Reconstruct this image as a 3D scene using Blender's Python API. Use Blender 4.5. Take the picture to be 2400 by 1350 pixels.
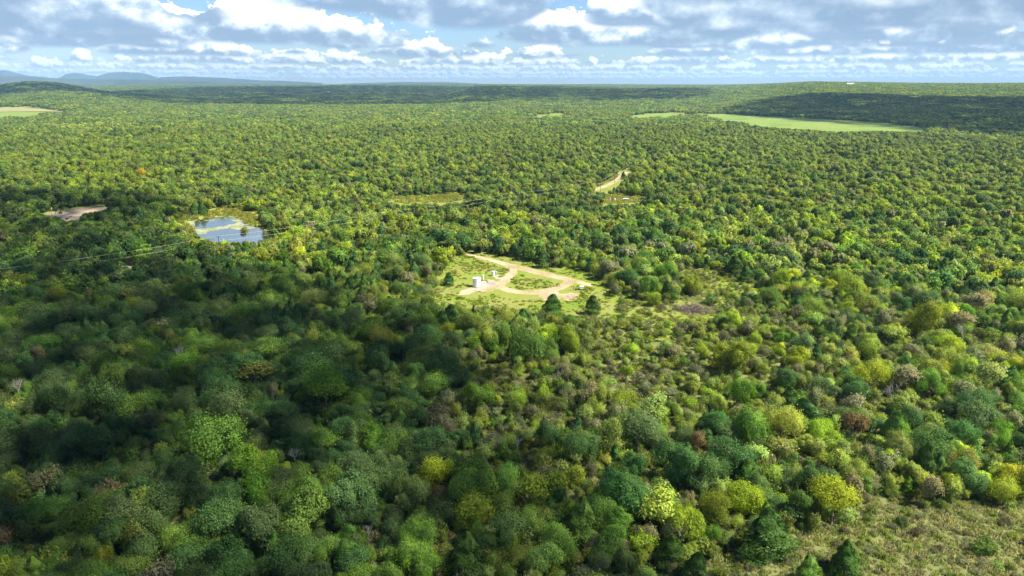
import bpy, math
import numpy as np
from mathutils import Vector
from mathutils.geometry import tessellate_polygon

for o in list(bpy.data.objects):
    bpy.data.objects.remove(o)
SC = bpy.context.scene
COL = SC.collection
R = np.random.default_rng(20240917)
PI = math.pi

# ------------------------------------------------------------------ camera
F, CX, CY, HZ = 1622.0, 1200.0, 675.0, 195.0
PITCH = math.atan((CY - HZ) / F)
CAMZ = 80.0
cam_d = bpy.data.cameras.new('camera')
cam = bpy.data.objects.new('camera', cam_d); COL.objects.link(cam)
cam.location = (0, 0, CAMZ)
cam.rotation_euler = (PI / 2 - PITCH, 0, 0)
cam_d.sensor_width = 36.0
cam_d.lens = 36.0 * F / 2400.0
cam_d.clip_start = 1.0
cam_d.clip_end = 200000.0
SC.camera = cam

# ------------------------------------------------------------------ sky, sun, exposure
SUN_EL = math.radians(53)
SUN_H = np.array([0.96, -0.28]); SUN_H /= np.linalg.norm(SUN_H)        # towards the sun, on the ground
SUN = np.array([SUN_H[0] * math.cos(SUN_EL), SUN_H[1] * math.cos(SUN_EL), math.sin(SUN_EL)])
world = bpy.data.worlds.new('World'); SC.world = world
world.use_nodes = True
wn = world.node_tree; wn.nodes.clear()
sky = wn.nodes.new('ShaderNodeTexSky'); sky.sky_type = 'NISHITA'; sky.sun_disc = False
sky.sun_elevation = SUN_EL
sky.sun_rotation = math.atan2(SUN_H[0], SUN_H[1])
sky.air_density = 1.0; sky.dust_density = 0.1; sky.ozone_density = 1.5
wo = wn.nodes.new('ShaderNodeOutputWorld')
# cloudy sky: Nishita air with rows of heaped clouds standing at their own distances
class NB:
    """writes a node tree as formulas"""
    def __init__(s, tree): s.N, s.L = tree.nodes, tree.links
    def put(s, q, sock):
        if isinstance(q, (int, float)): sock.default_value = q
        elif isinstance(q, tuple): sock.default_value = q
        else: s.L.new(q, sock)
    def M(s, op, a, b=None, c=None, clamp=False):
        n = s.N.new('ShaderNodeMath'); n.operation = op; n.use_clamp = clamp
        for i, q in enumerate((a, b, c)):
            if q is not None: s.put(q, n.inputs[i])
        return n.outputs[0]
    def SS(s, x, a, b):
        n = s.N.new('ShaderNodeMapRange'); n.interpolation_type = 'SMOOTHSTEP'
        s.L.new(x, n.inputs['Value']); s.put(a, n.inputs['From Min']); s.put(b, n.inputs['From Max']); return n.outputs[0]
    def VM(s, op, a, b):
        n = s.N.new('ShaderNodeVectorMath'); n.operation = op; s.put(a, n.inputs[0])
        s.put(b, n.inputs['Scale'] if op == 'SCALE' else n.inputs[1]); return n.outputs[0]
    def NZ(s, vec, det, rough=0.55):
        n = s.N.new('ShaderNodeTexNoise'); n.inputs['Scale'].default_value = 1.0; n.inputs['Detail'].default_value = det; n.inputs['Roughness'].default_value = rough
        s.L.new(vec, n.inputs['Vector']); return n.outputs['Fac']
    def MIX(s, f, a, b):
        n = s.N.new('ShaderNodeMix'); n.data_type = 'RGBA'; s.L.new(f, n.inputs['Factor']); s.put(a, n.inputs['A']); s.put(b, n.inputs['B']); return n.outputs['Result']
def cloud_row_group():
    t = bpy.data.node_groups.new('cloud_row', 'ShaderNodeTree'); b = NB(t)
    for nm, ty in (('Dir', 'Vector'), ('S', 'Float'), ('D', 'Float'), ('Base', 'Float'), ('T', 'Float'), ('Thr', 'Float'), ('Under', 'Float'), ('Off', 'Vector'), ('Behind', 'Color'), ('Dark', 'Color'), ('Mid', 'Color'), ('Lit', 'Color')):
        t.interface.new_socket(nm, in_out='INPUT', socket_type='NodeSocket' + ty)
    t.interface.new_socket('Color', in_out='OUTPUT', socket_type='NodeSocketColor')
    I = t.nodes.new('NodeGroupInput').outputs; O = t.nodes.new('NodeGroupOutput')
    M, SS = b.M, b.SS
    P = b.VM('ADD', b.VM('SCALE', I['Dir'], I['D']), I['Off'])                 # km
    H = M('SUBTRACT', M('MULTIPLY', I['S'], I['D']), I['Base'])                # km above the cloud base
    low = b.NZ(b.VM('MULTIPLY', P, (0.27, 0.27, 0.08)), 1.0, 0.5)              # where there is cloud
    Q = b.VM('MULTIPLY', P, (1.0, 1.0, 1.5))
    bil = b.NZ(Q, 5.0, 0.6)
    rel = b.NZ(b.VM('ADD', Q, (0.20, 0.03, 0.24)), 1.5, 0.58)
    amt = SS(low, I['Thr'], M('ADD', I['Thr'], 0.16))
    T = I['T']
    top = M('MULTIPLY', amt, M('MULTIPLY', SS(bil, 0.25, 0.70), M('MULTIPLY', T, 1.6)))
    rag = M('MULTIPLY', M('SUBTRACT', bil, 0.5), 0.22)
    under = M('MULTIPLY', amt, I['Under'])                                     # the flat base, foreshortened below the front
    m_top = SS(M('SUBTRACT', top, H), 0.0, M('MULTIPLY_ADD', I['D'], 0.003, 0.045))
    m_bot = SS(M('SUBTRACT', M('MULTIPLY_ADD', rag, 0.5, H), under), -0.02, M('MULTIPLY_ADD', I['D'], 0.004, 0.05))
    mask = M('MULTIPLY', M('MULTIPLY', m_top, m_bot), SS(amt, 0.0, 0.4))
    relief = M('MULTIPLY', M('SUBTRACT', bil, rel), 2.4)
    lit = M('ADD', SS(M('MULTIPLY_ADD', rag, 2.6, H), M('MULTIPLY', under, 0.5), M('MULTIPLY', T, 0.75)), relief, None, True)
    mid = b.MIX(SS(lit, -0.1, 0.5), I['Dark'], I['Mid']); cc = b.MIX(SS(lit, 0.22, 0.82), mid, I['Lit'])
    b.L.new(b.MIX(M('MULTIPLY', mask, 0.97), I['Behind'], cc), O.inputs[0])
    return t
def build_sky():
    b = NB(wn); N, L, M = b.N, b.L, b.M
    tc = N.new('ShaderNodeTexCoord'); sp = N.new('ShaderNodeSeparateXYZ'); L.new(tc.outputs['Generated'], sp.inputs[0])
    x, y, z = sp.outputs
    hl = M('MAXIMUM', M('SQRT', M('ADD', M('MULTIPLY', x, x), M('MULTIPLY', y, y))), 0.02)
    s = M('MAXIMUM', M('DIVIDE', z, hl), 0.0)
    cb = N.new('ShaderNodeCombineXYZ')
    for i, q in enumerate((M('DIVIDE', x, hl), M('DIVIDE', y, hl), s)): L.new(q, cb.inputs[i])
    grp = cloud_row_group()
    air = b.VM('MULTIPLY', sky.outputs[0], (SKYK * 0.80, SKYK * 0.98, SKYK * 1.28))
    def rows(layers):
        col = air
        for D, hb, T0, thr, seed, depth in layers:
            n = N.new('ShaderNodeGroup'); n.node_tree = grp; I = n.inputs
            L.new(cb.outputs[0], I['Dir']); L.new(s, I['S']); L.new(col, I['Behind'])
            I['D'].default_value = D; I['Base'].default_value = hb; I['T'].default_value = T0; I['Thr'].default_value = thr; I['Under'].default_value = -depth * hb / D
            I['Off'].default_value = (seed * 17.3, seed * 9.1, seed * 5.7)
            hz = min(0.5, D / 120.0)
            for nm, c in (('Dark', CL_DARK), ('Mid', CL_MID), ('Lit', CL_LIT)):
                I[nm].default_value = (*[c[i] * (1 - hz) + CL_FAR[i] * hz for i in range(3)], 1)
            col = n.outputs[0]
        q = N.new('ShaderNodeBackground'); L.new(col, q.inputs['Color']); return q.outputs[0]
    # a row of clouds is only worked out at the heights of sky it can reach
    edges = [0.0, 0.035, 0.06, 0.09, 0.135, 0.22, 0.36, 99.0]
    cur = N.new('ShaderNodeBackground'); L.new(air, cur.inputs['Color']); cur = cur.outputs[0]
    for e0, e1 in zip(edges[:-1], edges[1:]):
        ls = [l for l in SKY_LAYERS if (l[1] - l[5] * l[1] / l[0] - 0.15) / l[0] < e1 and (l[1] + l[2] * 1.6 + 0.05) / l[0] > e0]
        mx = N.new('ShaderNodeMixShader'); L.new(M('GREATER_THAN', s, e0), mx.inputs[0])
        L.new(cur, mx.inputs[1]); L.new(rows(ls), mx.inputs[2]); cur = mx.outputs[0]
    return cur
SKYK = 0.05
CL_DARK = (0.115, 0.175, 0.26); CL_MID = (0.29, 0.355, 0.42); CL_LIT = (0.66, 0.66, 0.645); CL_FAR = (0.35, 0.44, 0.50)
#            distance  base  height  threshold seed depth   (km)
SKY_LAYERS = [(150, 0.75, 1.4, 0.24, 15, 20), (95, 0.95, 1.0, 0.26, 14, 12), (62, 1.0, 0.8, 0.29, 1, 8), (42, 1.05, 0.7, 0.33, 2, 6), (28, 1.02, 0.65, 0.35, 3, 5), (21, 1.0, 0.65, 0.36, 4, 4.4), (16, 0.97, 0.65, 0.37, 95, 3.8),
              (12.3, 0.95, 0.85, 0.40, 35, 3.4), (9.3, 0.92, 0.95, 0.40, 65, 3.0), (6.8, 0.9, 0.7, 0.40, 9, 2.4), (4.3, 0.9, 0.6, 0.42, 10, 1.8), (2.3, 0.9, 0.5, 0.43, 11, 1.4)]
wn.links.new(build_sky(), wo.inputs['Surface'])
world.cycles.sampling_method = 'MANUAL'; world.cycles.sample_map_resolution = 256
sun_d = bpy.data.lights.new('sun', 'SUN'); sun_d.energy = 5.0; sun_d.angle = math.radians(0.53)
sun_d.color = (1.0, 0.93, 0.80)
sun = bpy.data.objects.new('sun', sun_d); COL.objects.link(sun)
sun.rotation_euler = Vector(-SUN).to_track_quat('-Z', 'Y').to_euler()
vs = SC.view_settings
vs.view_transform = 'Standard'; vs.look = 'None'; vs.exposure = 1.3; vs.gamma = 1.0; vs.use_curve_mapping = False
cy = SC.cycles
cy.max_bounces = 5; cy.diffuse_bounces = 3; cy.glossy_bounces = 2; cy.transmission_bounces = 3
cy.transparent_max_bounces = 4; cy.volume_bounces = 0
cy.caustics_reflective = False; cy.caustics_refractive = False
cy.adaptive_threshold = 0.02; cy.use_denoising = True; cy.denoiser = 'OPENIMAGEDENOISE'; cy.denoising_input_passes = 'RGB_ALBEDO_NORMAL'; cy.denoising_prefilter = 'NONE'
cy.sample_clamp_indirect = 6.0

# ------------------------------------------------------------------ small helpers
_fw = np.array([0, math.cos(PITCH), -math.sin(PITCH)])
_up = np.array([0, math.sin(PITCH), math.cos(PITCH)])
def g(px, py, z=0.0):
    """where the line of sight through a photo point meets height z"""
    d = np.array([1.0, 0, 0]) * (px - CX) / F + _up * (CY - py) / F + _fw
    t = (z - CAMZ) / d[2]
    return np.array([d[0] * t, d[1] * t, z])
def proj(P):
    P = np.asarray(P, float) - np.array([0, 0, CAMZ])
    w = P @ _fw
    return CX + F * P[..., 0] / w, CY - F * (P @ _up) / w, w
def inpoly(x, y, poly):
    x = np.asarray(x); y = np.asarray(y); r = np.zeros(x.shape, bool)
    n = len(poly)
    for i in range(n):
        x0, y0 = poly[i]; x1, y1 = poly[(i + 1) % n]
        if y0 == y1: continue
        c = ((y0 > y) != (y1 > y)) & (x < (x1 - x0) * (y - y0) / (y1 - y0) + x0)
        r ^= c
    return r
def smooth(a, b, x):
    t = np.clip((x - a) / (b - a), 0, 1); return t * t * (3 - 2 * t)
def unit(v):
    return v / np.maximum(np.linalg.norm(v, axis=-1, keepdims=True), 1e-9)
def rdir(n):
    return unit(R.normal(size=(n, 3)))
_ngrid = R.random((64, 64))
def vnoise(x, y):
    xi = np.floor(x).astype(int); yi = np.floor(y).astype(int)
    fx = x - xi; fy = y - yi; fx = fx * fx * (3 - 2 * fx); fy = fy * fy * (3 - 2 * fy)
    a = _ngrid[xi % 64, yi % 64]; b = _ngrid[(xi + 1) % 64, yi % 64]
    c = _ngrid[xi % 64, (yi + 1) % 64]; d = _ngrid[(xi + 1) % 64, (yi + 1) % 64]
    return (a * (1 - fx) + b * fx) * (1 - fy) + (c * (1 - fx) + d * fx) * fy
def fbm(x, y, o=3):
    s = 0; a = 0.5; t = 0
    for _ in range(o):
        s = s + a * vnoise(x, y); t += a; x = x * 2.03 + 17.1; y = y * 2.03 + 5.7; a *= 0.5
    return s / t

class MB:
    """collects geometry for one mesh"""
    def __init__(s): s.v = []; s.f = []; s.m = []; s.nrm = []; s.n = 0; s.at = []
    def add(s, v, f, mi=0, nrm=None, at=None):
        v = np.asarray(v, float); s.v.append(v)
        for q in f: s.f.append(tuple(int(i) + s.n for i in q))
        s.m += [mi] * len(f); s.n += len(v)
        s.nrm.append(np.zeros_like(v) if nrm is None else nrm)
        s.at.append(np.full(len(v), 0.5) if at is None else at)
    def tube(s, pts, rad, n=6, mi=0, cap=True):
        pts = np.asarray(pts, float); rad = np.broadcast_to(np.asarray(rad, float), (len(pts),))
        t = unit(np.gradient(pts, axis=0)) if len(pts) > 2 else unit(np.repeat((pts[1] - pts[0])[None], len(pts), 0))
        ref = np.array([0, 0, 1.0]) if abs(t[0][2]) < 0.9 else np.array([1.0, 0, 0])
        a = unit(np.cross(t, ref)); b = np.cross(t, a)
        an = np.linspace(0, 2 * PI, n, endpoint=False)
        ring = a[:, None] * np.cos(an)[None, :, None] + b[:, None] * np.sin(an)[None, :, None]
        v = (pts[:, None] + ring * rad[:, None, None]).reshape(-1, 3)
        f = [(i * n + j, i * n + (j + 1) % n, (i + 1) * n + (j + 1) % n, (i + 1) * n + j) for i in range(len(pts) - 1) for j in range(n)]
        if cap: f += [tuple(range(n))[::1], tuple((len(pts) - 1) * n + j for j in range(n))[::-1]]
        s.add(v, f, mi); return s
    def lathe(s, prof, n=28, c=(0, 0, 0), mi=0):
        an = np.linspace(0, 2 * PI, n, endpoint=False)
        v = []
        for r_, z in prof: v += [(c[0] + r_ * math.cos(a), c[1] + r_ * math.sin(a), c[2] + z) for a in an]
        f = [(i * n + j, i * n + (j + 1) % n, (i + 1) * n + (j + 1) % n, (i + 1) * n + j) for i in range(len(prof) - 1) for j in range(n)]
        s.add(v, f, mi); return s
    def box(s, c, d, mi=0, rz=0.0, bev=0.0):
        x, y, z = np.asarray(d, float) / 2
        v = np.array([(i * x, j * y, k * z) for i in (-1, 1) for j in (-1, 1) for k in (-1, 1)])
        f = [(0, 1, 3, 2), (4, 6, 7, 5), (0, 4, 5, 1), (2, 3, 7, 6), (0, 2, 6, 4), (1, 5, 7, 3)]
        cr, sr = math.cos(rz), math.sin(rz)
        v = np.stack([v[:, 0] * cr - v[:, 1] * sr, v[:, 0] * sr + v[:, 1] * cr, v[:, 2]], 1)
        s.add(v + np.asarray(c, float), f, mi); return s
    def prism(s, outline, y0, y1, mi=0):
        """outline in the x-z plane, thick along y"""
        n = len(outline)
        v = [(x, y0, z) for x, z in outline] + [(x, y1, z) for x, z in outline]
        f = [tuple(range(n)), tuple(range(2 * n - 1, n - 1, -1))] + [(i, i + n, (i + 1) % n + n, (i + 1) % n) for i in range(n)]
        s.add(v, f, mi); return s
    def mesh(s, name, mats, smooth_sh=False, custom=False):
        me = bpy.data.meshes.new(name)
        v = np.concatenate(s.v) if s.v else np.zeros((0, 3))
        me.from_pydata(v.tolist(), [], s.f)
        for m in mats: me.materials.append(m)
        if len(mats) > 1: me.polygons.foreach_set('material_index', s.m)
        if smooth_sh or custom: me.polygons.foreach_set('use_smooth', [True] * len(me.polygons))
        a = me.attributes.new('leafv', 'FLOAT', 'POINT'); a.data.foreach_set('value', np.concatenate(s.at))
        me.update()
        if custom:
            nn = np.concatenate(s.nrm); z = np.linalg.norm(nn, axis=1) < 0.1
            if z.any():
                vn = np.zeros(len(v) * 3); me.vertex_normals.foreach_get('vector', vn); nn[z] = vn.reshape(-1, 3)[z]
            me.normals_split_custom_set_from_vertices(unit(nn).tolist())
        return me
def link(name, me, parent=None, loc=None):
    o = bpy.data.objects.new(name, me); COL.objects.link(o)
    if parent is not None: o.parent = parent
    if loc is not None: o.location = loc
    return o
def tag(o, label=None, cat=None, group=None, kind=None):
    if label: o['label'] = label
    if cat: o['category'] = cat
    if group: o['group'] = group
    if kind: o['kind'] = kind
    return o
def thing(name, loc, label, cat, group=None, rz=0.0, sc=1.0):
    o = bpy.data.objects.new(name, None); COL.objects.link(o)
    o.location = tuple(float(c) for c in loc); o.rotation_euler = (0, 0, rz); o.scale = (sc, sc, sc); o.empty_display_size = 0.5
    return tag(o, label, cat, group)

# ------------------------------------------------------------------ materials
def mat(name):
    m = bpy.data.materials.new(name); m.use_nodes = True; m.node_tree.nodes.clear()
    return m, m.node_tree.nodes, m.node_tree.links
def plain(name, col, rough=0.6, metal=0.0, var=0.12, scale=3.0, dirt=None):
    m, N, L = mat(name)
    out = N.new('ShaderNodeOutputMaterial'); p = N.new('ShaderNodeBsdfPrincipled')
    tc = N.new('ShaderNodeTexCoord'); nz = N.new('ShaderNodeTexNoise'); nz.inputs['Scale'].default_value = scale; nz.inputs['Detail'].default_value = 5
    rp = N.new('ShaderNodeValToRGB')
    c = np.array(col)
    lo = c * (1 - var) if dirt is None else np.array(dirt)
    rp.color_ramp.elements[0].color = (*lo, 1); rp.color_ramp.elements[1].color = (*np.minimum(c * (1 + var), 1), 1)
    rp.color_ramp.elements[0].position = 0.3; rp.color_ramp.elements[1].position = 0.62
    L.new(tc.outputs['Object'], nz.inputs['Vector']); L.new(nz.outputs['Fac'], rp.inputs['Fac'])
    L.new(rp.outputs['Color'], p.inputs['Base Color'])
    p.inputs['Roughness'].default_value = rough; p.inputs['Metallic'].default_value = metal
    L.new(p.outputs[0], out.inputs[0]); return m
def leafmat(name, trans=0.48, spec=0.16, lo=0.5, hi=1.6):
    m, N, L = mat(name)
    out = N.new('ShaderNodeOutputMaterial')
    at = N.new('ShaderNodeAttribute'); at.attribute_type = 'INSTANCER'; at.attribute_name = 'tint'
    lv = N.new('ShaderNodeAttribute'); lv.attribute_type = 'GEOMETRY'; lv.attribute_name = 'leafv'
    mr = N.new('ShaderNodeMapRange'); mr.inputs['To Min'].default_value = lo; mr.inputs['To Max'].default_value = hi
    L.new(lv.outputs['Fac'], mr.inputs['Value'])
    hs = N.new('ShaderNodeHueSaturation')
    mh = N.new('ShaderNodeMapRange'); mh.inputs['To Min'].default_value = 0.516; mh.inputs['To Max'].default_value = 0.489
    L.new(lv.outputs['Fac'], mh.inputs['Value']); L.new(mh.outputs[0], hs.inputs['Hue'])
    L.new(at.outputs['Color'], hs.inputs['Color']); L.new(mr.outputs[0], hs.inputs['Value'])
    p = N.new('ShaderNodeBsdfPrincipled'); p.inputs['Roughness'].default_value = 0.5
    p.inputs['Specular IOR Level'].default_value = spec
    t = N.new('ShaderNodeBsdfTranslucent'); mx = N.new('ShaderNodeMixShader'); mx.inputs[0].default_value = trans
    L.new(hs.outputs[0], p.inputs['Base Color']); L.new(hs.outputs[0], t.inputs['Color'])
    L.new(p.outputs[0], mx.inputs[1]); L.new(t.outputs[0], mx.inputs[2]); L.new(mx.outputs[0], out.inputs[0])
    return m
def ground_mat(name, cols, scales=(0.02, 0.25), rough=0.9, edge=False, ecol=(0.2, 0.22, 0.05)):
    """mottled ground: a coarse and a fine noise walk through a list of colours"""
    m, N, L = mat(name)
    out = N.new('ShaderNodeOutputMaterial'); p = N.new('ShaderNodeBsdfPrincipled'); p.inputs['Roughness'].default_value = rough
    p.inputs['Specular IOR Level'].default_value = 0.1
    geo = N.new('ShaderNodeNewGeometry')
    a = N.new('ShaderNodeTexNoise'); a.inputs['Scale'].default_value = scales[0]; a.inputs['Detail'].default_value = 4
    b = N.new('ShaderNodeTexNoise'); b.inputs['Scale'].default_value = scales[1]; b.inputs['Detail'].default_value = 6; b.inputs['Roughness'].default_value = 0.7
    L.new(geo.outputs['Position'], a.inputs['Vector']); L.new(geo.outputs['Position'], b.inputs['Vector'])
    mix = N.new('ShaderNodeMath'); mix.operation = 'MULTIPLY_ADD'; mix.inputs[1].default_value = 0.55
    h = N.new('ShaderNodeMath'); h.operation = 'MULTIPLY'; h.inputs[1].default_value = 0.45
    L.new(b.outputs['Fac'], h.inputs[0]); L.new(a.outputs['Fac'], mix.inputs[0]); L.new(h.outputs[0], mix.inputs[2])
    rp = N.new('ShaderNodeValToRGB'); cr = rp.color_ramp
    while len(cr.elements) < len(cols): cr.elements.new(0.5)
    for i, c in enumerate(cols):
        cr.elements[i].position = 0.40 + 0.20 * i / (len(cols) - 1); cr.elements[i].color = (*c, 1)
    L.new(mix.outputs[0], rp.inputs['Fac'])
    res = rp.outputs['Color']
    if edge:
        at = N.new('ShaderNodeAttribute'); at.attribute_name = 'leafv'
        s = N.new('ShaderNodeMath'); s.operation = 'ADD'
        bb = N.new('ShaderNodeMath'); bb.operation = 'MULTIPLY_ADD'; bb.inputs[1].default_value = 2.4; bb.inputs[2].default_value = -1.2
        L.new(b.outputs['Fac'], bb.inputs[0]); L.new(at.outputs['Fac'], s.inputs[0]); L.new(bb.outputs[0], s.inputs[1])
        st = N.new('ShaderNodeMapRange'); st.inputs['From Min'].default_value = 0.3; st.inputs['From Max'].default_value = 0.6
        L.new(s.outputs[0], st.inputs['Value'])
        mm = N.new('ShaderNodeMix'); mm.data_type = 'RGBA'; mm.inputs['A'].default_value = (*ecol, 1)
        L.new(st.outputs[0], mm.inputs['Factor']); L.new(res, mm.inputs['B']); res = mm.outputs['Result']
    L.new(res, p.inputs['Base Color'])
    bp = N.new('ShaderNodeBump'); bp.inputs['Strength'].default_value = 0.6; bp.inputs['Distance'].default_value = 0.25
    L.new(b.outputs['Fac'], bp.inputs['Height']); L.new(bp.outputs[0], p.inputs['Normal'])
    L.new(p.outputs[0], out.inputs[0]); return m

M_leaf = leafmat('broad_leaves')
M_needle = leafmat('cedar_sprays', 0.25, 0.12)
M_bark = plain('bark', (0.12, 0.10, 0.08), 0.9, var=0.3, scale=6)
M_twig = plain('dead_wood', (0.30, 0.28, 0.25), 0.9, var=0.2, scale=4)
M_floor = ground_mat('forest_floor', [(0.05, 0.07, 0.02), (0.09, 0.11, 0.03), (0.12, 0.12, 0.045), (0.08, 0.11, 0.025)], (0.02, 0.4))
M_meadow = ground_mat('meadow_grass', [(0.105, 0.169, 0.019), (0.150, 0.212, 0.025), (0.183, 0.212, 0.037), (0.216, 0.212, 0.065), (0.118, 0.190, 0.019)], (0.05, 0.6))
M_scrub = ground_mat('scrub_ground', [(0.101, 0.128, 0.032), (0.139, 0.154, 0.049), (0.170, 0.171, 0.069), (0.116, 0.150, 0.037), (0.155, 0.162, 0.057)], (0.09, 0.8))
M_pondbank = ground_mat('pond_bank_grass', [(0.14, 0.19, 0.03), (0.21, 0.24, 0.04), (0.27, 0.27, 0.05), (0.17, 0.22, 0.035)], (0.07, 0.5))
M_field = ground_mat('pasture_grass', [(0.099, 0.153, 0.027), (0.135, 0.203, 0.036), (0.171, 0.234, 0.050), (0.144, 0.211, 0.036), (0.198, 0.234, 0.072)], (0.012, 0.08))
M_drygrass = ground_mat('dry_field', [(0.22, 0.23, 0.085), (0.26, 0.25, 0.105), (0.19, 0.225, 0.07)], (0.006, 0.05))
M_dirt = ground_mat('pale_dirt', [(0.232, 0.181, 0.103), (0.310, 0.241, 0.146), (0.361, 0.292, 0.189), (0.396, 0.335, 0.232)], (0.10, 0.9), edge=True, ecol=(0.24, 0.25, 0.05))
M_reddirt = ground_mat('reddish_dirt', [(0.33, 0.24, 0.15), (0.40, 0.30, 0.20), (0.44, 0.36, 0.26)], (0.08, 0.5), edge=True, ecol=(0.16, 0.19, 0.05))
M_gravel = ground_mat('grey_gravel', [(0.236, 0.218, 0.183), (0.325, 0.295, 0.248), (0.354, 0.330, 0.295)], (0.2, 1.5), edge=True, ecol=(0.36, 0.30, 0.14))
M_hill = ground_mat('distant_wooded_hill', [(0.035, 0.05, 0.02), (0.06, 0.075, 0.03), (0.08, 0.09, 0.04)], (0.003, 0.02))
M_white = plain('white_enamel', (0.64, 0.65, 0.66), 0.35, var=0.06, scale=2, dirt=(0.54, 0.54, 0.52))
M_band = plain('weld_seam_white', (0.58, 0.60, 0.62), 0.45)
M_roofw = plain('white_roof_sheet', (0.62, 0.64, 0.65), 0.4, var=0.04)
M_grey = plain('grey_wall_sheet', (0.38, 0.39, 0.42), 0.6, var=0.08)
M_steel = plain('galvanised_steel', (0.42, 0.42, 0.41), 0.45, 0.5)
M_dark = plain('dark_machine_paint', (0.045, 0.05, 0.045), 0.55, var=0.3)
M_rust = plain('rusty_iron', (0.16, 0.075, 0.04), 0.8, var=0.35, scale=8)
M_yel = plain('cream_yellow_paint', (0.70, 0.62, 0.30), 0.5, var=0.1)
M_pole = plain('weathered_pole_wood', (0.13, 0.10, 0.07), 0.85, var=0.25, scale=5)
M_wire = plain('aluminium_wire', (0.58, 0.57, 0.42), 0.5, 0.1, var=0.05)
M_ins = plain('grey_porcelain', (0.5, 0.5, 0.48), 0.3)
# ------------------------------------------------------------------ terrain
def az_of(px): return math.degrees(math.atan((px - CX) / (F / math.cos(PITCH))))
_rp = np.array([az_of(p) for p in (900, 1060, 1150, 1300, 1500, 1650, 1800, 1900, 2000, 2150, 2300, 2400, 2700)])
_rh = np.array([28, 44, 50, 44, 38, 46, 64, 80, 74, 66, 66, 70, 60.0])
def height(x, y):
    x = np.asarray(x, float); y = np.asarray(y, float)
    r = np.hypot(x, y); az = np.degrees(np.arctan2(x, y))
    az = np.where(y < 0, np.sign(x) * 90, az)
    front = smooth(75, 50, np.abs(az))
    und = 5.0 * (fbm(x / 420 + 3, y / 420 + 9, 3) - 0.5) * smooth(650, 1500, r)
    und += 22 * (fbm(x / 1500 + 31, y / 1500 + 12, 3) - 0.5) * smooth(1800, 3500, r)
    base = 52 * smooth(3000, 11000, r)
    rh = np.interp(az, _rp, _rh)
    ridge = rh * smooth(1900, 4500, r) * smooth(-7, -1.5, az)
    hill = 80 * np.exp(-((az + 33.4) / 3.7) ** 2 - ((r - 4700) / 800) ** 2)
    rise = 38 * np.exp(-((az + 32) / 4.8) ** 2 - ((r - 3300) / 700) ** 2)
    return und + front * (np.maximum(base, ridge) + np.maximum(hill, rise)) + (1 - front) * base

rr = np.concatenate([[0.0], np.geomspace(30, 21000, 180)])
aa = np.concatenate([np.arange(-50, 50.01, 0.6), np.arange(55, 305.01, 5)])
A, RR = np.meshgrid(np.radians(aa), rr)
X = RR * np.sin(A); Y = RR * np.cos(A)
Z = height(X, Y)
b = MB(); na = len(aa)
b.add(np.stack([X, Y, Z], -1).reshape(-1, 3), [(i * na + j, i * na + (j + 1) % na, (i + 1) * na + (j + 1) % na, (i + 1) * na + j) for i in range(len(rr) - 1) for j in range(na)])
tag(link('ground', b.mesh('ground', [M_floor], True)), 'wooded plain rolling away to the horizon', kind='structure')

def far_hill(name, label, dist, prof, depth):
    """prof: (photo x, photo y of the crest) pairs; a ridge that stands at its own distance"""
    px = np.array([p[0] for p in prof], float); py = np.array([p[1] for p in prof], float)
    xs = np.arange(px[0], px[-1] + 0.1, 6)
    top = np.interp(xs, px, py)
    top += (fbm(xs / 30, xs * 0 + dist / 999, 3) - 0.5) * 1.6
    azs = np.arctan((xs - CX) / (F / math.cos(PITCH)))
    h = CAMZ + dist / np.cos(azs) * (HZ - top) / F * math.cos(PITCH)
    h = np.maximum(h, 10)
    k = np.linspace(-1, 1, 13); prf = np.exp(-(k * 1.9) ** 2)
    v = []
    for i in range(len(xs)):
        for kk, pf in zip(k, prf):
            d = dist / math.cos(azs[i]) + kk * depth
            v.append((d * math.sin(azs[i]), d * math.cos(azs[i]), -20 + (h[i] + 20) * pf * (1 + 0.06 * (R.random() - 0.5) * (abs(kk) > 0.01))))
    nk = len(k); bb = MB()
    bb.add(v, [(i * nk + j, (i + 1) * nk + j, (i + 1) * nk + j + 1, i * nk + j + 1) for i in range(len(xs) - 1) for j in range(nk - 1)])
    tag(link(name, bb.mesh(name, [M_hill], True)), label, kind='structure')
far_hill('mesa_hill', 'flat topped blue mesa on the horizon', 18500, [(215, 193), (234, 180), (262, 174.5), (300, 173), (332, 174), (352, 178), (372, 184), (385, 192)], 1800)
far_hill('peak_hill', 'low blue peak left of the mesa on the horizon', 19000, [(130, 190), (155, 178), (183, 174.5), (205, 178), (232, 182), (250, 190)], 1600)
far_hill('corner_hill', 'blue peak at the left end of the horizon', 19000, [(-120, 188), (-40, 178), (18, 171), (45, 176), (70, 181), (110, 184), (135, 190)], 1800)
far_hill('long_ridge_hill', 'long low blue ridge sloping down beyond the plain', 16500, [(355, 192), (380, 182.5), (450, 181), (520, 184), (600, 188), (680, 191), (760, 195)], 2000)
far_hill('dark_ridge_hill', 'dark blue wooded ridge below the mesa', 12000, [(-200, 184), (0, 180.5), (60, 182), (150, 186), (260, 187.5), (370, 188), (470, 191), (560, 195), (640, 199)], 2200)
far_hill('middle_ridge_hill', 'thin blue ridge on the middle of the horizon', 15500, [(800, 196), (880, 194), (960, 192), (1040, 192.5), (1110, 195), (1160, 198)], 1800)
far_hill('small_knoll_hill', 'tiny blue knoll above the middle skyline', 15500, [(1520, 203), (1535, 201), (1547, 199.8), (1560, 201), (1580, 203)], 900)
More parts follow.
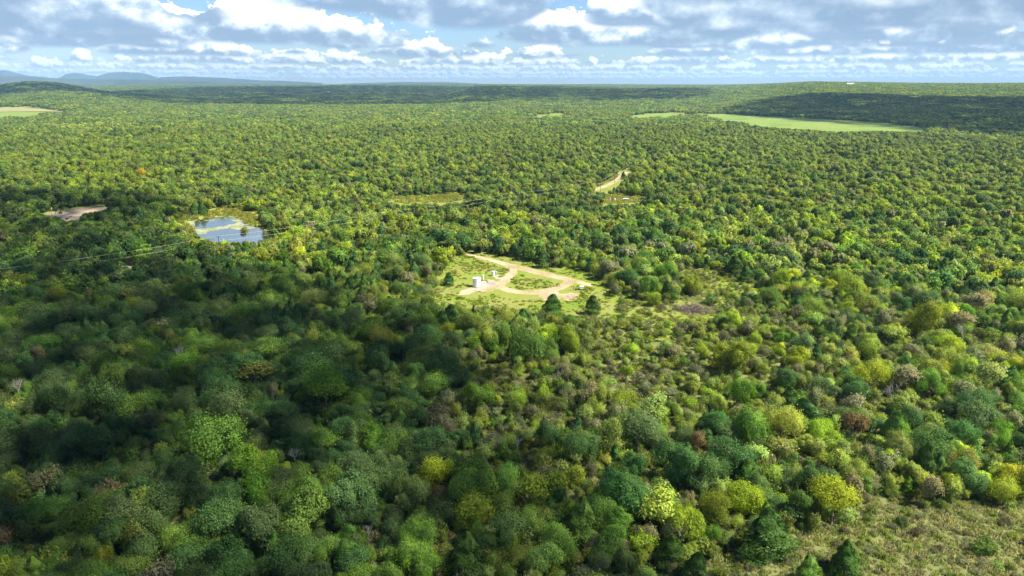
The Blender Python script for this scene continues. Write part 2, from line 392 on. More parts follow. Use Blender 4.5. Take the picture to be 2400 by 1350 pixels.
# ------------------------------------------------------------------ sheets on the ground: fields, meadows, roads, pond
def sheet(name, pts, m, z, label, jitter=0.8, sub=4.0):
    """a filled sheet with an uneven edge; pts are ground points"""
    P = [np.array(p[:2]) for p in pts]; out = []
    for i in range(len(P)):
        a, c = P[i], P[(i + 1) % len(P)]
        n = max(2, int(np.linalg.norm(c - a) / sub))
        for k in range(n): out.append(a + (c - a) * k / n + R.normal(size=2) * jitter)
    out = np.array(out); cen = out.mean(0); n = len(out)
    if m.name in ('meadow_grass', 'scrub_ground', 'pond_bank_grass', 'pond_water'):      # flat, hollow outlines: fill without overlaps
        v3 = [Vector((float(p[0]), float(p[1]), 0)) for p in out]
        bb = MB(); bb.add(np.column_stack([out, height(out[:, 0], out[:, 1]) + z]), [t_ if (out[t_[1]] - out[t_[0]])[0] * (out[t_[2]] - out[t_[0]])[1] - (out[t_[1]] - out[t_[0]])[1] * (out[t_[2]] - out[t_[0]])[0] > 0 else t_[::-1] for t_ in tessellate_polygon([v3])], at=np.ones(n))
        return tag(link(name, bb.mesh(name, [m])), label, kind='structure')
    rings = [1.0, 0.93, 0.8, 0.6, 0.35, 0.12]
    v = []; at = []
    for q, s in enumerate(rings):
        w = cen + (out - cen) * s
        v.append(np.column_stack([w, height(w[:, 0], w[:, 1]) + z])); at.append(np.full(n, 0.0 if q == 0 else (0.55 if q == 1 else 1.0)))
    v.append(np.array([[cen[0], cen[1], float(height(cen[0], cen[1])) + z]])); at.append(np.array([1.0]))
    f = [(q * n + i, q * n + (i + 1) % n, (q + 1) * n + (i + 1) % n, (q + 1) * n + i) for q in range(len(rings) - 1) for i in range(n)]
    q = len(rings) - 1
    f += [(q * n + i, q * n + (i + 1) % n, (q + 1) * n) for i in range(n)]
    bb = MB(); bb.add(np.concatenate(v), f, at=np.concatenate(at))
    return tag(link(name, bb.mesh(name, [m], True)), label, kind='structure')
def ribbon(name, pts, width, m, z, label, wob=0.35):
    P = np.array([p[:2] for p in pts], float)
    d = np.concatenate([[0], np.cumsum(np.linalg.norm(np.diff(P, axis=0), axis=1))])
    t = np.arange(0, d[-1], 1.5)
    # smooth the corners
    xs = np.interp(t, d, P[:, 0]); ys = np.interp(t, d, P[:, 1])
    for _ in range(30):
        xs[1:-1] = (xs[:-2] + 2 * xs[1:-1] + xs[2:]) / 4; ys[1:-1] = (ys[:-2] + 2 * ys[1:-1] + ys[2:]) / 4
    c = np.stack([xs, ys], 1); tn = unit(np.gradient(c, axis=0)); nn = np.stack([-tn[:, 1], tn[:, 0]], 1)
    w = np.interp(t, d, np.broadcast_to(width, (len(P),))) / 2
    across = np.array([-1, -0.75, -0.3, 0.3, 0.75, 1.0]); att = np.array([0, 0.55, 1, 1, 0.55, 0.0])
    v = []; at = []
    for k, (u, q) in enumerate(zip(across, att)):
        j = R.normal(size=len(t)) * wob * (abs(u) > 0.9)
        p = c + nn * (w * u + j)[:, None]
        v.append(np.column_stack([p, height(p[:, 0], p[:, 1]) + z])); at.append(np.full(len(t), q))
    n = len(t)
    bb = MB(); bb.add(np.concatenate(v), [(k * n + i, k * n + i + 1, (k + 1) * n + i + 1, (k + 1) * n + i) for k in range(5) for i in range(n - 1)], at=np.concatenate(at))
    return tag(link(name, bb.mesh(name, [m], True)), label, kind='structure')
G = lambda L_, z=0: [g(x, y, z) for x, y in L_]

# what the photograph shows open (photo points); trees keep out of these
V_PAD = [(1032, 645), (1062, 604), (1100, 590), (1210, 604), (1300, 626), (1390, 640), (1425, 660), (1440, 690), (1445, 720), (1420, 736), (1385, 728), (1350, 736), (1260, 726), (1110, 714), (1015, 704)]
V_ROUGH = [(1442, 694), (1560, 700), (1600, 712), (1660, 742), (1660, 762), (1560, 760), (1425, 738)]
V_BRUSH = [(1578, 702), (1640, 696), (1672, 720), (1670, 752), (1610, 750)]
V_RMEAD = [(1585, 640), (1620, 622), (1690, 628), (1780, 660), (1800, 682), (1730, 682), (1690, 700), (1650, 690), (1625, 665)]
V_POND = [(405, 520), (430, 503), (520, 484), (600, 498), (622, 535), (648, 556), (600, 566), (480, 562), (440, 545)]
V_LPAD = [(85, 503), (130, 494), (200, 484), (258, 480), (248, 490), (195, 500), (185, 514), (150, 515), (130, 508)]
V_ROADS = [[(1385, 449), (1395, 436), (1440, 414), (1452, 400), (1482, 396), (1472, 414), (1450, 434), (1420, 450)],
           [(1090, 518), (1092, 510), (1130, 500), (1134, 508)], [(288, 634), (298, 600), (318, 600), (322, 612), (302, 634)],
           [(878, 552), (905, 543), (908, 550), (885, 556)], [(1585, 377), (1590, 371), (1612, 371), (1610, 377)]]
V_SITE = [(1412, 478), (1420, 458), (1450, 455), (1515, 462), (1518, 472), (1480, 476)]
V_BAND = [(900, 470), (920, 461), (1075, 453), (1098, 466), (1060, 474), (950, 478)]
V_FIELD = [(1620, 266), (1700, 268), (1900, 278), (2050, 286), (2150, 297), (2190, 308), (2040, 306), (1960, 308), (1880, 302), (1800, 297), (1740, 288), (1680, 278)]
V_FIELD2 = [(1470, 271), (1540, 265), (1640, 264), (1600, 270), (1500, 279)]
V_FIELD3 = [(1235, 270), (1320, 265), (1335, 269), (1260, 275)]
V_LF1 = [(-60, 252), (75, 250), (140, 258), (165, 264), (-60, 263)]
V_LF2 = [(-60, 267), (100, 268), (90, 272), (-60, 280)]
V_SCRUB = [(1800, 1235), (1900, 1250), (2000, 1225), (2040, 1160), (2250, 1195), (2460, 1180), (2460, 1400), (1540, 1400), (1600, 1335), (1700, 1300), (1790, 1290)]
V_TAN = [(1190, 940), (1230, 895), (1300, 885), (1380, 920), (1330, 950), (1240, 960)]
CLEAR = [V_PAD, V_ROUGH, V_BRUSH, V_RMEAD, V_POND, V_LPAD, V_SITE, V_BAND, V_FIELD, V_FIELD2, V_FIELD3, V_LF1, V_LF2, V_SCRUB] + V_ROADS

sheet('pasture', [g(1600, 264), g(1720, 265), g(1920, 275), g(2080, 283), g(2190, 294), g(2240, 312), g(2040, 316), g(1880, 312), g(1740, 300), g(1650, 285)], M_field, 0.25, 'broad pale green pasture in front of the shaded wood', 3, 14)
sheet('pasture', [g(1440, 272), g(1540, 263), g(1660, 262), g(1620, 273), g(1500, 285)], M_field, 0.25, 'narrow green pasture strip among tree islands', 3, 14)
sheet('pasture', [g(1215, 270), g(1320, 263), g(1350, 269), g(1260, 279)], M_field, 0.25, 'small far pasture left of the strip', 3, 14)
sheet('dry_field', [g(-150, 251), g(80, 249), g(150, 257), g(190, 266), g(-150, 266)], M_drygrass, 0.25, 'straw coloured field at the left edge', 4, 14)
sheet('dry_field', [g(-150, 266.5), g(105, 267), g(95, 276), g(-150, 284)], M_field, 0.3, 'pale green field below the straw coloured one', 4, 14)
for q, (a_, c_, w_, h_, lb) in enumerate(((518, 217, 26, 3, 'first pale field far out on the left plain'), (560, 229, 20, 3, 'second pale field, nearer than the others'), (668, 225, 70, 2.6, 'long thin pale field in the far middle'), (738, 216, 34, 4, 'tan clearing at the foot of the far rise'), (2078, 229, 20, 5, 'small tan clearing on the ridge slope'), (2140, 226, 60, 2.6, 'thin pale field on the ridge slope'))):
    sheet('dry_field', G([(a_ - w_ / 2, c_), (a_, c_ - h_ / 2), (a_ + w_ / 2, c_), (a_, c_ + h_ / 2)]), M_drygrass, 5.0, lb, 6, 30)
V_FAR = [[(a_ - w_ / 2, c_), (a_, c_ - h_ / 2), (a_ + w_ / 2, c_), (a_, c_ + h_ / 2)] for a_, c_, w_, h_ in ((518, 217, 26, 3), (560, 229, 20, 3), (668, 225, 70, 2.6), (738, 216, 34, 4), (2078, 229, 20, 5), (2140, 226, 60, 2.6))]
CLEAR += V_FAR
sheet('meadow', G([(985, 640), (1050, 596), (1100, 585), (1230, 598), (1330, 620), (1440, 640), (1480, 680), (1570, 690), (1690, 735), (1700, 790), (1560, 800), (1400, 780), (1240, 765), (1080, 750), (985, 730)]), M_meadow, 0.012, 'yellow green grass clearing around the well site')
sheet('meadow', G([(1570, 640), (1620, 615), (1700, 622), (1800, 660), (1830, 700), (1700, 730), (1630, 690)]), M_meadow, 0.012, 'grassy gap among shrubs beyond the brush pile')
sheet('meadow', G([(885, 475), (915, 458), (1080, 450), (1110, 470), (1060, 482), (950, 486)]), M_meadow, 0.012, 'small far meadow in the middle of the wood')
sheet('meadow', G([(1380, 455), (1390, 430), (1435, 410), (1450, 395), (1500, 392), (1530, 470), (1480, 485), (1410, 485)]), M_meadow, 0.012, 'grass verge around the far road and tank site')
sheet('meadow', G([(70, 505), (130, 488), (260, 472), (275, 490), (200, 522), (120, 520)]), M_meadow, 0.012, 'grass rim round the red dirt pad')
sheet('scrub_clearing', G([(1780, 1240), (1900, 1250), (2000, 1225), (2040, 1160), (2250, 1190), (2520, 1170), (2560, 1500), (1450, 1500), (1560, 1340), (1680, 1290)]), M_scrub, 0.012, 'dry scrubby clearing at the lower right')
sheet('scrub_clearing', G([(1170, 950), (1230, 890), (1300, 880), (1420, 900), (1380, 960), (1240, 985)]), M_scrub, 0.012, 'tan dry patch inside the wood')
sheet('scrub_clearing', G([(1370, 745), (1560, 770), (1690, 760), (1820, 800), (1860, 900), (1640, 960), (1400, 920), (1350, 810)]), M_scrub, 0.008, 'pale brushy opening below the well clearing')
sheet('pond_bank', G([(385, 525), (420, 500), (500, 478), (610, 488), (650, 530), (720, 565), (620, 600), (480, 585), (420, 555)]), M_pondbank, 0.016, 'yellow flowering bank around the pond')

# pond: water with floating mats
def water_mat():
    m, N, L = mat('pond_water')
    out = N.new('ShaderNodeOutputMaterial'); p = N.new('ShaderNodeBsdfPrincipled')
    p.inputs['Base Color'].default_value = (0.10, 0.105, 0.035, 1); p.inputs['Roughness'].default_value = 0.04
    p.inputs['IOR'].default_value = 1.33; p.inputs['Specular IOR Level'].default_value = 0.9
    geo = N.new('ShaderNodeNewGeometry'); nz = N.new('ShaderNodeTexNoise'); nz.inputs['Scale'].default_value = 1.2; nz.inputs['Detail'].default_value = 3
    bp = N.new('ShaderNodeBump'); bp.inputs['Strength'].default_value = 0.08; bp.inputs['Distance'].default_value = 0.03
    L.new(geo.outputs['Position'], nz.inputs['Vector']); L.new(nz.outputs['Fac'], bp.inputs['Height']); L.new(bp.outputs[0], p.inputs['Normal'])
    gl = N.new('ShaderNodeBsdfGlossy'); gl.inputs['Roughness'].default_value = 0.14; mx = N.new('ShaderNodeMixShader'); mx.inputs[0].default_value = 0.85
    L.new(bp.outputs[0], gl.inputs['Normal']); L.new(p.outputs[0], mx.inputs[1]); L.new(gl.outputs[0], mx.inputs[2])
    L.new(mx.outputs[0], out.inputs[0]); return m
M_water = water_mat()
M_algae = ground_mat('floating_algae', [(0.17, 0.19, 0.09), (0.24, 0.26, 0.14), (0.29, 0.31, 0.19)], (0.15, 0.9))
def wavy(L_, amp=0.5):
    """rounded, wandering outline through ground points"""
    P = np.array([g(a_, c_)[:2] for a_, c_ in L_]); q = np.concatenate([P, P[:1]]); d_ = np.concatenate([[0], np.cumsum(np.linalg.norm(np.diff(q, axis=0), axis=1))])
    t_ = np.linspace(0, d_[-1], 220, endpoint=False); o_ = np.stack([np.interp(t_, d_, q[:, 0]), np.interp(t_, d_, q[:, 1])], 1)
    for _ in range(24): o_ = (np.roll(o_, 1, 0) + 2 * o_ + np.roll(o_, -1, 0)) / 4
    return o_ + amp * np.stack([fbm(t_ / 3.0, t_ * 0 + 1, 3) - 0.5, fbm(t_ / 3.0, t_ * 0 + 9, 3) - 0.5], 1) * 4
sheet('pond_water', wavy([(436, 524), (480, 512), (530, 507), (564, 512), (576, 524), (604, 531), (646, 551), (606, 572), (545, 577), (500, 573), (458, 557), (450, 538)]), M_water, 0.03, 'still pond mirroring the bright sky', 0.12, 50)
bb = MB()
def pads(L_, n_, s0, s1):
    P = np.array([g(a_, c_)[:2] for a_, c_ in L_]); lo, hi = P.min(0), P.max(0); k = 0
    while k < n_:
        q = lo + (hi - lo) * R.random(2)
        if not inpoly(q[:1], q[1:], [tuple(p) for p in P])[0]: continue
        m_ = 9; a_ = np.sort(R.random(m_) * 6.28); r_ = (s0 + (s1 - s0) * R.random() ** 2) * (0.6 + 0.7 * R.random(m_))
        v_ = np.column_stack([q[0] + np.cos(a_) * r_ * 1.5, q[1] + np.sin(a_) * r_, np.full(m_, 0.05 + 0.00006 * k)])
        bb.add(v_, [tuple(range(m_))]); k += 1
pads([(442, 530), (470, 537), (500, 534), (530, 529), (556, 523), (575, 528), (596, 536), (560, 538), (530, 535), (500, 540), (470, 549), (460, 544)], 230, 0.4, 2.0)
pads([(540, 511), (566, 513), (585, 526), (566, 529), (552, 520)], 60, 0.3, 1.6)
pads([(436, 524), (446, 518), (458, 522), (455, 533), (440, 528)], 40, 0.3, 1.5)
pads([(462, 519), (530, 509), (545, 511), (470, 522)], 40, 0.2, 0.9)
tag(link('algae', bb.mesh('algae', [M_algae])), 'pale floating algae drifted into a band across the pond', kind='stuff')

# roads and bare earth
ribbon('dirt_track', G([(1040, 585), (1100, 597), (1150, 609), (1200, 624), (1260, 638), (1320, 653), (1350, 660), (1378, 664), (1392, 672)]), [3.6, 3.6, 4.4, 6.5, 6.5, 6.0, 5.5, 4, 2.5], M_dirt, 0.022, 'pale dirt track crossing the clearing')
ribbon('dirt_track', G([(1195, 624), (1206, 634), (1197, 647), (1178, 662), (1158, 676), (1130, 682)]), [5.5, 5.5, 5.0, 5.5, 7, 5], M_dirt, 0.026, 'dirt track branching down to the storage tank')
ribbon('dirt_track', G([(1160, 668), (1180, 680), (1215, 687), (1260, 688), (1300, 680), (1328, 667), (1340, 657)]), [5, 5.5, 6, 7, 6.5, 5.5, 5], M_dirt, 0.030, 'curved dirt track closing the loop')
sheet('dirt_patch', G([(1262, 693), (1300, 684), (1318, 690), (1308, 702), (1280, 708)]), M_dirt, 0.034, 'bare dirt patch below the loop', 0.6, 2)
sheet('dirt_patch', G([(1310, 692), (1335, 685), (1362, 687), (1356, 700), (1325, 706)]), M_dirt, 0.038, 'bare dirt patch by the small pump unit', 0.6, 2)
sheet('dirt_patch', G([(1062, 690), (1090, 678), (1118, 668), (1140, 672), (1150, 682), (1110, 688), (1080, 694)]), M_dirt, 0.034, 'bare dirt apron in front of the storage tank', 0.6, 2)
sheet('gravel_patch', G([(1128, 664), (1136, 655), (1158, 656), (1168, 664), (1150, 672), (1134, 673)]), M_gravel, 0.042, 'gravel strewn patch beside the treater', 0.5, 1.5)
sheet('gravel_patch', G([(1150, 648), (1165, 644), (1182, 648), (1178, 655), (1160, 655)]), M_gravel, 0.042, 'gravel strewn patch at the small tank', 0.5, 1.5)
ribbon('gravel_road', G([(880, 553), (960, 538), (1040, 527), (1095, 514), (1130, 505), (1260, 475), (1390, 447), (1430, 432), (1448, 421), (1462, 407), (1490, 397), (1600, 374), (1700, 355)]), 6.0, M_dirt, 0.02, 'pale gravel road running through the wood')
ribbon('dirt_track', G([(270, 660), (292, 634), (302, 614), (311, 597), (350, 585)]), 4.5, M_dirt, 0.02, 'short stretch of sandy track among dark trees')
sheet('dirt_pad', G([(82, 503), (130, 497), (200, 486), (262, 483), (245, 491), (198, 502), (186, 518), (150, 520), (128, 508)]), M_reddirt, 0.02, 'reddish dirt pad around the far pump jack', 0.5, 2)
# ------------------------------------------------------------------ plants: leaf cards on lobed crowns
def cards(bb, pos, nrm, size, jit, mi=0, blend=0.65, lv=None, asp=0.75):
    """one small pointed leaf cluster per position; shading normals follow the clump"""
    n = len(pos)
    cn = unit(nrm + jit * rdir(n))
    a = unit(np.cross(cn, rdir(n))); c = np.cross(cn, a)
    s = np.asarray(size).reshape(-1, 1) * np.ones((n, 1))
    fold = cn * s * 0.18
    v = np.stack([pos - a * s, pos - c * s * asp + fold, pos + a * s, pos + c * s * asp + fold], 1).reshape(-1, 3)
    sn = unit(blend * nrm + (1 - blend) * cn)
    if lv is None: lv = np.clip(R.normal(0.5, 0.22, n), 0, 1)
    i = np.arange(n) * 4
    bb.add(v, np.stack([i, i + 1, i + 2, i + 3], 1), mi, np.repeat(sn, 4, 0), np.repeat(lv, 4))
def lobed(bb, cen, ext, nl, lr, nleaf, ls, jit=0.7, mi=0, low=-0.35, keep=0.72, lumpy=0.32, shag=0.17, sub=1):
    """crown of nl lobes spread on an ellipsoid; returns the lobe centres"""
    if sub > 1:
        an = R.random() * 6.28 + np.arange(sub) * 6.28 / sub + R.normal(size=sub) * 0.4
        sc_ = np.stack([np.cos(an), np.sin(an), np.zeros(sub)], 1) * ext * (0.34 + 0.30 * R.random((sub, 1)))
        sc_[:, 2] = (R.random(sub) - 0.6) * ext[2] * 0.85; sk = 0.42 + 0.32 * R.random((sub, 1))
        own = R.integers(0, sub, nl)
    else: sc_ = np.zeros((1, 3)); sk = np.ones((1, 1)); own = np.zeros(nl, int)
    d = rdir(nl * 4); d = d[d[:, 2] > low][:nl]
    fr = 0.48 + 0.42 * R.random(len(d)); ext = ext * (1 + 0.12 * R.normal(size=3)).clip(0.8, 1.2)
    lc = cen + sc_[own] + d * ext * fr[:, None] * sk[own]
    lc = np.concatenate([lc, [cen + np.array([0, 0, 0.15 * ext[2]])]])
    rad = lr * (1 + lumpy * R.normal(size=len(lc))).clip(0.55, 1.6); rad[-1] = lr * 1.25
    lobv = R.normal(0, 0.19, len(lc))
    w = rad ** 2 * np.exp(R.normal(size=len(rad)) * 0.45); w /= w.sum()
    k = R.choice(len(lc), size=int(nleaf * 2.4), p=w)
    dd = unit(rdir(len(k)) + 0.45 * unit(lc[k] - cen + 1e-6))
    p = lc[k] + dd * (rad[k] * (0.80 + 0.22 * R.random(len(k))) + shag * R.exponential(1.0, len(k)).clip(0, 3.2))[:, None]
    ok = np.ones(len(k), bool)
    for q in range(len(lc)):
        ok &= ~((np.linalg.norm(p - lc[q], axis=1) < rad[q] * keep) & (k != q))
    ok &= p[:, 2] > 0.25
    p = p[ok][:nleaf]; dd = dd[ok][:nleaf]; k = k[ok][:nleaf]
    nrm = unit(dd * 0.8 + 0.40 * unit((p - cen) / ext) + np.array([0, 0, 0.30]))
    cards(bb, p, nrm, ls * (0.6 + 0.8 * R.random(len(p))), jit, mi, blend=0.42, lv=np.clip(0.5 + lobv[k] + R.normal(0, 0.17, len(k)), 0, 1))
    return lc
def trunk_limbs(bb, h0, r0, targets, mi=0, n=6, wob=0.25):
    top = np.array([R.normal() * 0.3, R.normal() * 0.3, h0])
    pts = np.linspace([0, 0, -0.3], top, 4); pts[1:3, :2] += R.normal(size=(2, 2)) * 0.12
    bb.tube(pts, [r0 * 1.35, r0, r0 * 0.85, r0 * 0.7], n, mi)
    for t in targets:
        s = pts[2] + (pts[3] - pts[2]) * R.random()
        m = (s + t) / 2 + R.normal(size=3) * wob
        bb.tube([s, m, t], [r0 * 0.45, r0 * 0.28, r0 * 0.1], max(4, n - 2), mi)
def branching(bb, p, d, ln, r, lev, mi, n=5, spread=0.75, tips=None):
    q = p + d * ln
    m = (p + q) / 2 + R.normal(size=3) * ln * 0.06
    bb.tube([p, m, q], [r, r * 0.82, r * 0.62], n, mi, cap=False)
    if lev == 0:
        if tips is not None: tips.append(q)
        return
    for _ in range(int(R.integers(2, 4)) + (lev > 1)):
        nd = unit(d + spread * rdir(1)[0] + np.array([0, 0, 0.18]))
        branching(bb, p + (q - p) * (0.55 + 0.45 * R.random()), nd, ln * (0.58 + 0.22 * R.random()), r * 0.55, lev - 1, mi, max(3, n - 1), spread, tips)

PRO = {}      # kind -> list of (crown mesh, trunk mesh, joined mesh)
def proto(kind, build):
    """build(crown builder, trunk builder) -> one prototype plant of a kind"""
    c, t = MB(), MB(); cm, tm = build(c, t)
    crown = c.mesh('crown', [cm], custom=True); trunk = t.mesh('trunk', [tm], True) if t.v else None
    j = MB()
    j.add(np.concatenate(c.v), c.f, 0, np.concatenate(c.nrm), np.concatenate(c.at))
    if t.v: j.add(np.concatenate(t.v), t.f, 1)
    PRO.setdefault(kind, []).append((crown, trunk, j.mesh('plant_' + kind, [cm, tm], custom=True)))
def oak(nl, nleaf, ls, rx, zc, zr, lr, near=True, shag=0.2):
    def f(c, t):
        lc = lobed(c, np.array([0, 0, zc]), np.array([rx * (0.9 + 0.2 * R.random()), rx * (0.9 + 0.2 * R.random()), zr]), nl, lr, nleaf, ls, sub=int(R.integers(3, 6)), shag=shag, jit=0.9)
        trunk_limbs(t, zc * 0.62, 0.24, lc[:: 2 if near else 5][:9 if near else 3], n=7 if near else 4)
        return M_leaf, M_bark
    return f
def cedar(nleaf, ls, rx, hgt, round_):
    def f(c, t):
        u = R.random(nleaf) ** 0.8
        pr = rx * (1 - u) ** round_ * (0.35 + 0.65 * smooth(0, 0.12, u)) + 0.12
        th = R.random(nleaf) * 2 * PI
        ph = R.random(3) * 6
        lump = 1 + 0.16 * np.sin(th * 3 + u * 9 + ph[0]) + 0.12 * np.sin(th * 5 - u * 17 + ph[1]) + 0.10 * R.normal(size=nleaf)
        p = np.stack([np.cos(th) * pr * lump, np.sin(th) * pr * lump, 0.25 + u * hgt], 1)
        nr = unit(np.stack([np.cos(th), np.sin(th), np.full(nleaf, 0.45)], 1) + 0.35 * np.stack([np.cos(th * 3 + u * 9 + ph[0]) * -np.sin(th), np.cos(th * 3 + u * 9 + ph[0]) * np.cos(th), np.sin(u * 25)], 1))
        cards(c, p, nr, ls * (0.6 + 0.8 * R.random(nleaf)), 0.6, asp=0.5)
        t.tube([[0, 0, -0.3], [0, 0, hgt * 0.5], [0, 0, hgt * 0.85]], [0.17, 0.11, 0.03], 5)
        return M_needle, M_bark
    return f
def thin(nleaf, ls, lev, hgt):
    """open crown of fine twigs with sparse small leaves"""
    def f(c, t):
        tips = []
        nst = int(R.integers(1, 3))
        for _ in range(nst):
            branching(t, np.array([R.normal() * 0.2, R.normal() * 0.2, -0.2]), unit(np.array([R.normal() * 0.2, R.normal() * 0.2, 1])), hgt * 0.36, 0.11, lev, 0, 5, 0.8, tips)
        tp = np.array(tips); cen = tp.mean(0)
        k = R.integers(0, len(tp), nleaf)
        p = tp[k] + R.normal(size=(nleaf, 3)) * 0.42
        p[:, 2] = np.maximum(p[:, 2], 0.3)
        nr = unit(unit(p - cen + np.array([0, 0, 1.2])) + 0.2 * rdir(nleaf))
        cards(c, p, nr, ls * (0.6 + 0.8 * R.random(nleaf)), 0.9)
        return M_leaf, M_twigbark
    return f
def dead(lev, hgt):
    def f(c, t):
        branching(c, np.array([0, 0, 0.2 * hgt]), unit(np.array([R.normal() * 0.1, R.normal() * 0.1, 1])), hgt * 0.28, 0.075, lev, 0, 5, 0.7)
        t.tube([[0, 0, -0.3], [0.03, 0, 0.1 * hgt], [0, 0, 0.24 * hgt]], [0.19, 0.15, 0.11], 6)
        return M_snag, M_snag
    return f
def bush(nl, nleaf, ls, rx, zr):
    def f(c, t):
        lobed(c, np.array([0, 0, zr * 0.55]), np.array([rx, rx, zr]), nl, rx * 0.36, nleaf, ls, 0.95, low=-0.1, shag=0.20)
        return M_leaf, M_bark
    return f
def twiggy(nleaf, ls, hgt):
    def f(c, t):
        tips = []
        for _ in range(6):
            branching(t, np.array([R.normal() * 0.25, R.normal() * 0.25, -0.1]), unit(np.array([R.normal() * 0.5, R.normal() * 0.5, 1])), hgt * 0.45, 0.03, 2, 0, 3, 0.7, tips)
        tp = np.array(tips); k = R.integers(0, len(tp), nleaf)
        p = tp[k] + R.normal(size=(nleaf, 3)) * 0.25; p[:, 2] = np.maximum(p[:, 2], 0.1)
        cards(c, p, unit(rdir(nleaf) * 0.4 + [0, 0, 1]), ls * (0.6 + 0.8 * R.random(nleaf)), 0.9, blend=0.8)
        return M_leaf, M_twigbark
    return f
def tuft(n):
    def f(c, t):
        a = R.random(n) * 6.28; r_ = np.sqrt(R.random(n)) * 0.7; hh = 0.18 + 0.35 * R.random(n)
        p = np.stack([np.cos(a) * r_, np.sin(a) * r_, np.zeros(n)], 1); ln = np.stack([R.normal(size=n) * 0.16, R.normal(size=n) * 0.16, hh], 1)
        sd = unit(np.stack([np.cos(a * 7), np.sin(a * 7), np.zeros(n)], 1)) * 0.06
        v_ = np.stack([p - sd, p + sd, p + ln + sd * 0.3, p + ln - sd * 0.3], 1).reshape(-1, 3); i_ = np.arange(n) * 4
        c.add(v_, np.stack([i_, i_ + 1, i_ + 2, i_ + 3], 1), 0, np.tile([[0, 0, 1.0]], (4 * n, 1)) + R.normal(size=(4 * n, 3)) * 0.15, np.repeat(R.random(n), 4))
        return M_tuft, M_bark
    return f
M_tuft = leafmat('grass_blades', 0.5, 0.05)
M_twigbark = plain('grey_twig_bark', (0.165, 0.155, 0.115), 0.9, var=0.2, scale=4)
M_snag = plain('bleached_dead_wood', (0.33, 0.315, 0.28), 0.9, var=0.15, scale=3)

for i in range(11):
    proto('oak', oak(int(R.integers(28, 50)), 13000 - 700 * i, 0.125, 3.4, 4.2 + 0.6 * R.random(), 3.2 + 0.8 * R.random(), 0.8 + 0.2 * R.random(), True, 0.14 + 0.035 * i))
for i in range(4):
    proto('cedar', cedar(7000, 0.15, 2.2, 7.0, [0.75, 0.6, 0.9, 0.5][i]))
for i in range(5):
    proto('thin', thin(2600, 0.15, 3, 7.0))
for i in range(3):
    proto('dead', dead(4, 7.5))
for i in range(7):
    proto('oak_mid', oak(int(R.integers(18, 28)), 1500, 0.40, 3.5, 4.2 + 0.6 * R.random(), 3.1 + 0.8 * R.random(), 1.05, False, 0.16 + 0.05 * i))
for i in range(3):
    proto('cedar_mid', cedar(600, 0.5, 2.2, 7.0, [0.75, 0.6, 0.9][i]))
for i in range(3):
    proto('thin_mid', thin(420, 0.42, 2, 7.0))
for i in range(4):
    proto('bush', bush(13, 1000, 0.13, 1.5, 1.5))
for i in range(3):
    proto('twiggy', twiggy(420, 0.13, 2.2))

for i in range(3): proto('tuft', tuft(90))
# groves: a patch of far wood
def grove(c, t):
    for _ in range(13):
        x, y = (R.random(2) - 0.5) * 30
        s = 0.75 + 0.5 * R.random(); rx = 3.6 * s; n = 62
        d = unit(rdir(n) + np.array([0, 0, 0.35])); cen = np.array([x, y, 4.2 * s])
        lump = 0.82 + 0.3 * R.random(n)
        p = cen + d * np.array([rx, rx, 3.4 * s]) * lump[:, None]
        bv = R.normal(0, 0.22)
        cards(c, p, unit(d + [0, 0, 0.55]), 1.35 * s * (0.6 + 0.7 * R.random(n)), 0.6, lv=np.clip(0.5 + bv + R.normal(0, 0.14, n), 0, 1))
    return M_grove, M_bark
M_grove = leafmat('far_leaves', 0.4, 0.12, 0.5, 1.55)
for i in range(7): proto('grove', grove)

# ------------------------------------------------------------------ where the plants stand
def plants_ok(x, y, z, h, rad, polys=None):
    ok = np.ones(len(x), bool)
    for (dx, fz) in ((0, 0.02), (0, 0.55), (0, 0.97), (-0.8, 0.6), (0.8, 0.6)):
        u, v, w = proj(np.stack([x + dx * rad, y, z + fz * h], 1))
        for P in (polys or CLEAR): ok &= ~((w > 0) & inpoly(u, v, P))
    return ok
TINT = dict(dark=(0.058, 0.128, 0.030), blue=(0.088, 0.142, 0.038), mid=(0.110, 0.195, 0.026), olive=(0.195, 0.240, 0.036),
            lime=(0.225, 0.300, 0.022), yellow=(0.31, 0.37, 0.020), grey=(0.170, 0.175, 0.075), rust=(0.19, 0.13, 0.05), vivid=(0.105, 0.205, 0.014),
            cedar=(0.055, 0.118, 0.018), gold=(0.46, 0.40, 0.02), pale=(0.20, 0.265, 0.055))
def jit_tint(c, s=0.16):
    c = np.array(c); return np.clip(c * np.exp(R.normal() * s * 0.8) * np.exp(R.normal(size=3) * 0.05), 0.004, 0.7)
LIGHT = ['cedar', 'dark', 'blue', 'mid', 'vivid', 'grey', 'olive', 'pale', 'lime', 'yellow', 'gold', 'rust']
def pick(names, probs, at=None):
    """a colour by chance; with at (0..1, the place's own leaning) neighbours tend to agree"""
    pr = np.array(probs, float) / np.sum(probs)
    if at is None: return names[int(R.choice(len(names), p=pr))]
    od = sorted(range(len(names)), key=lambda i: LIGHT.index(names[i]))
    return names[od[min(int(np.searchsorted(np.cumsum(pr[od]), at)), len(names) - 1)]]

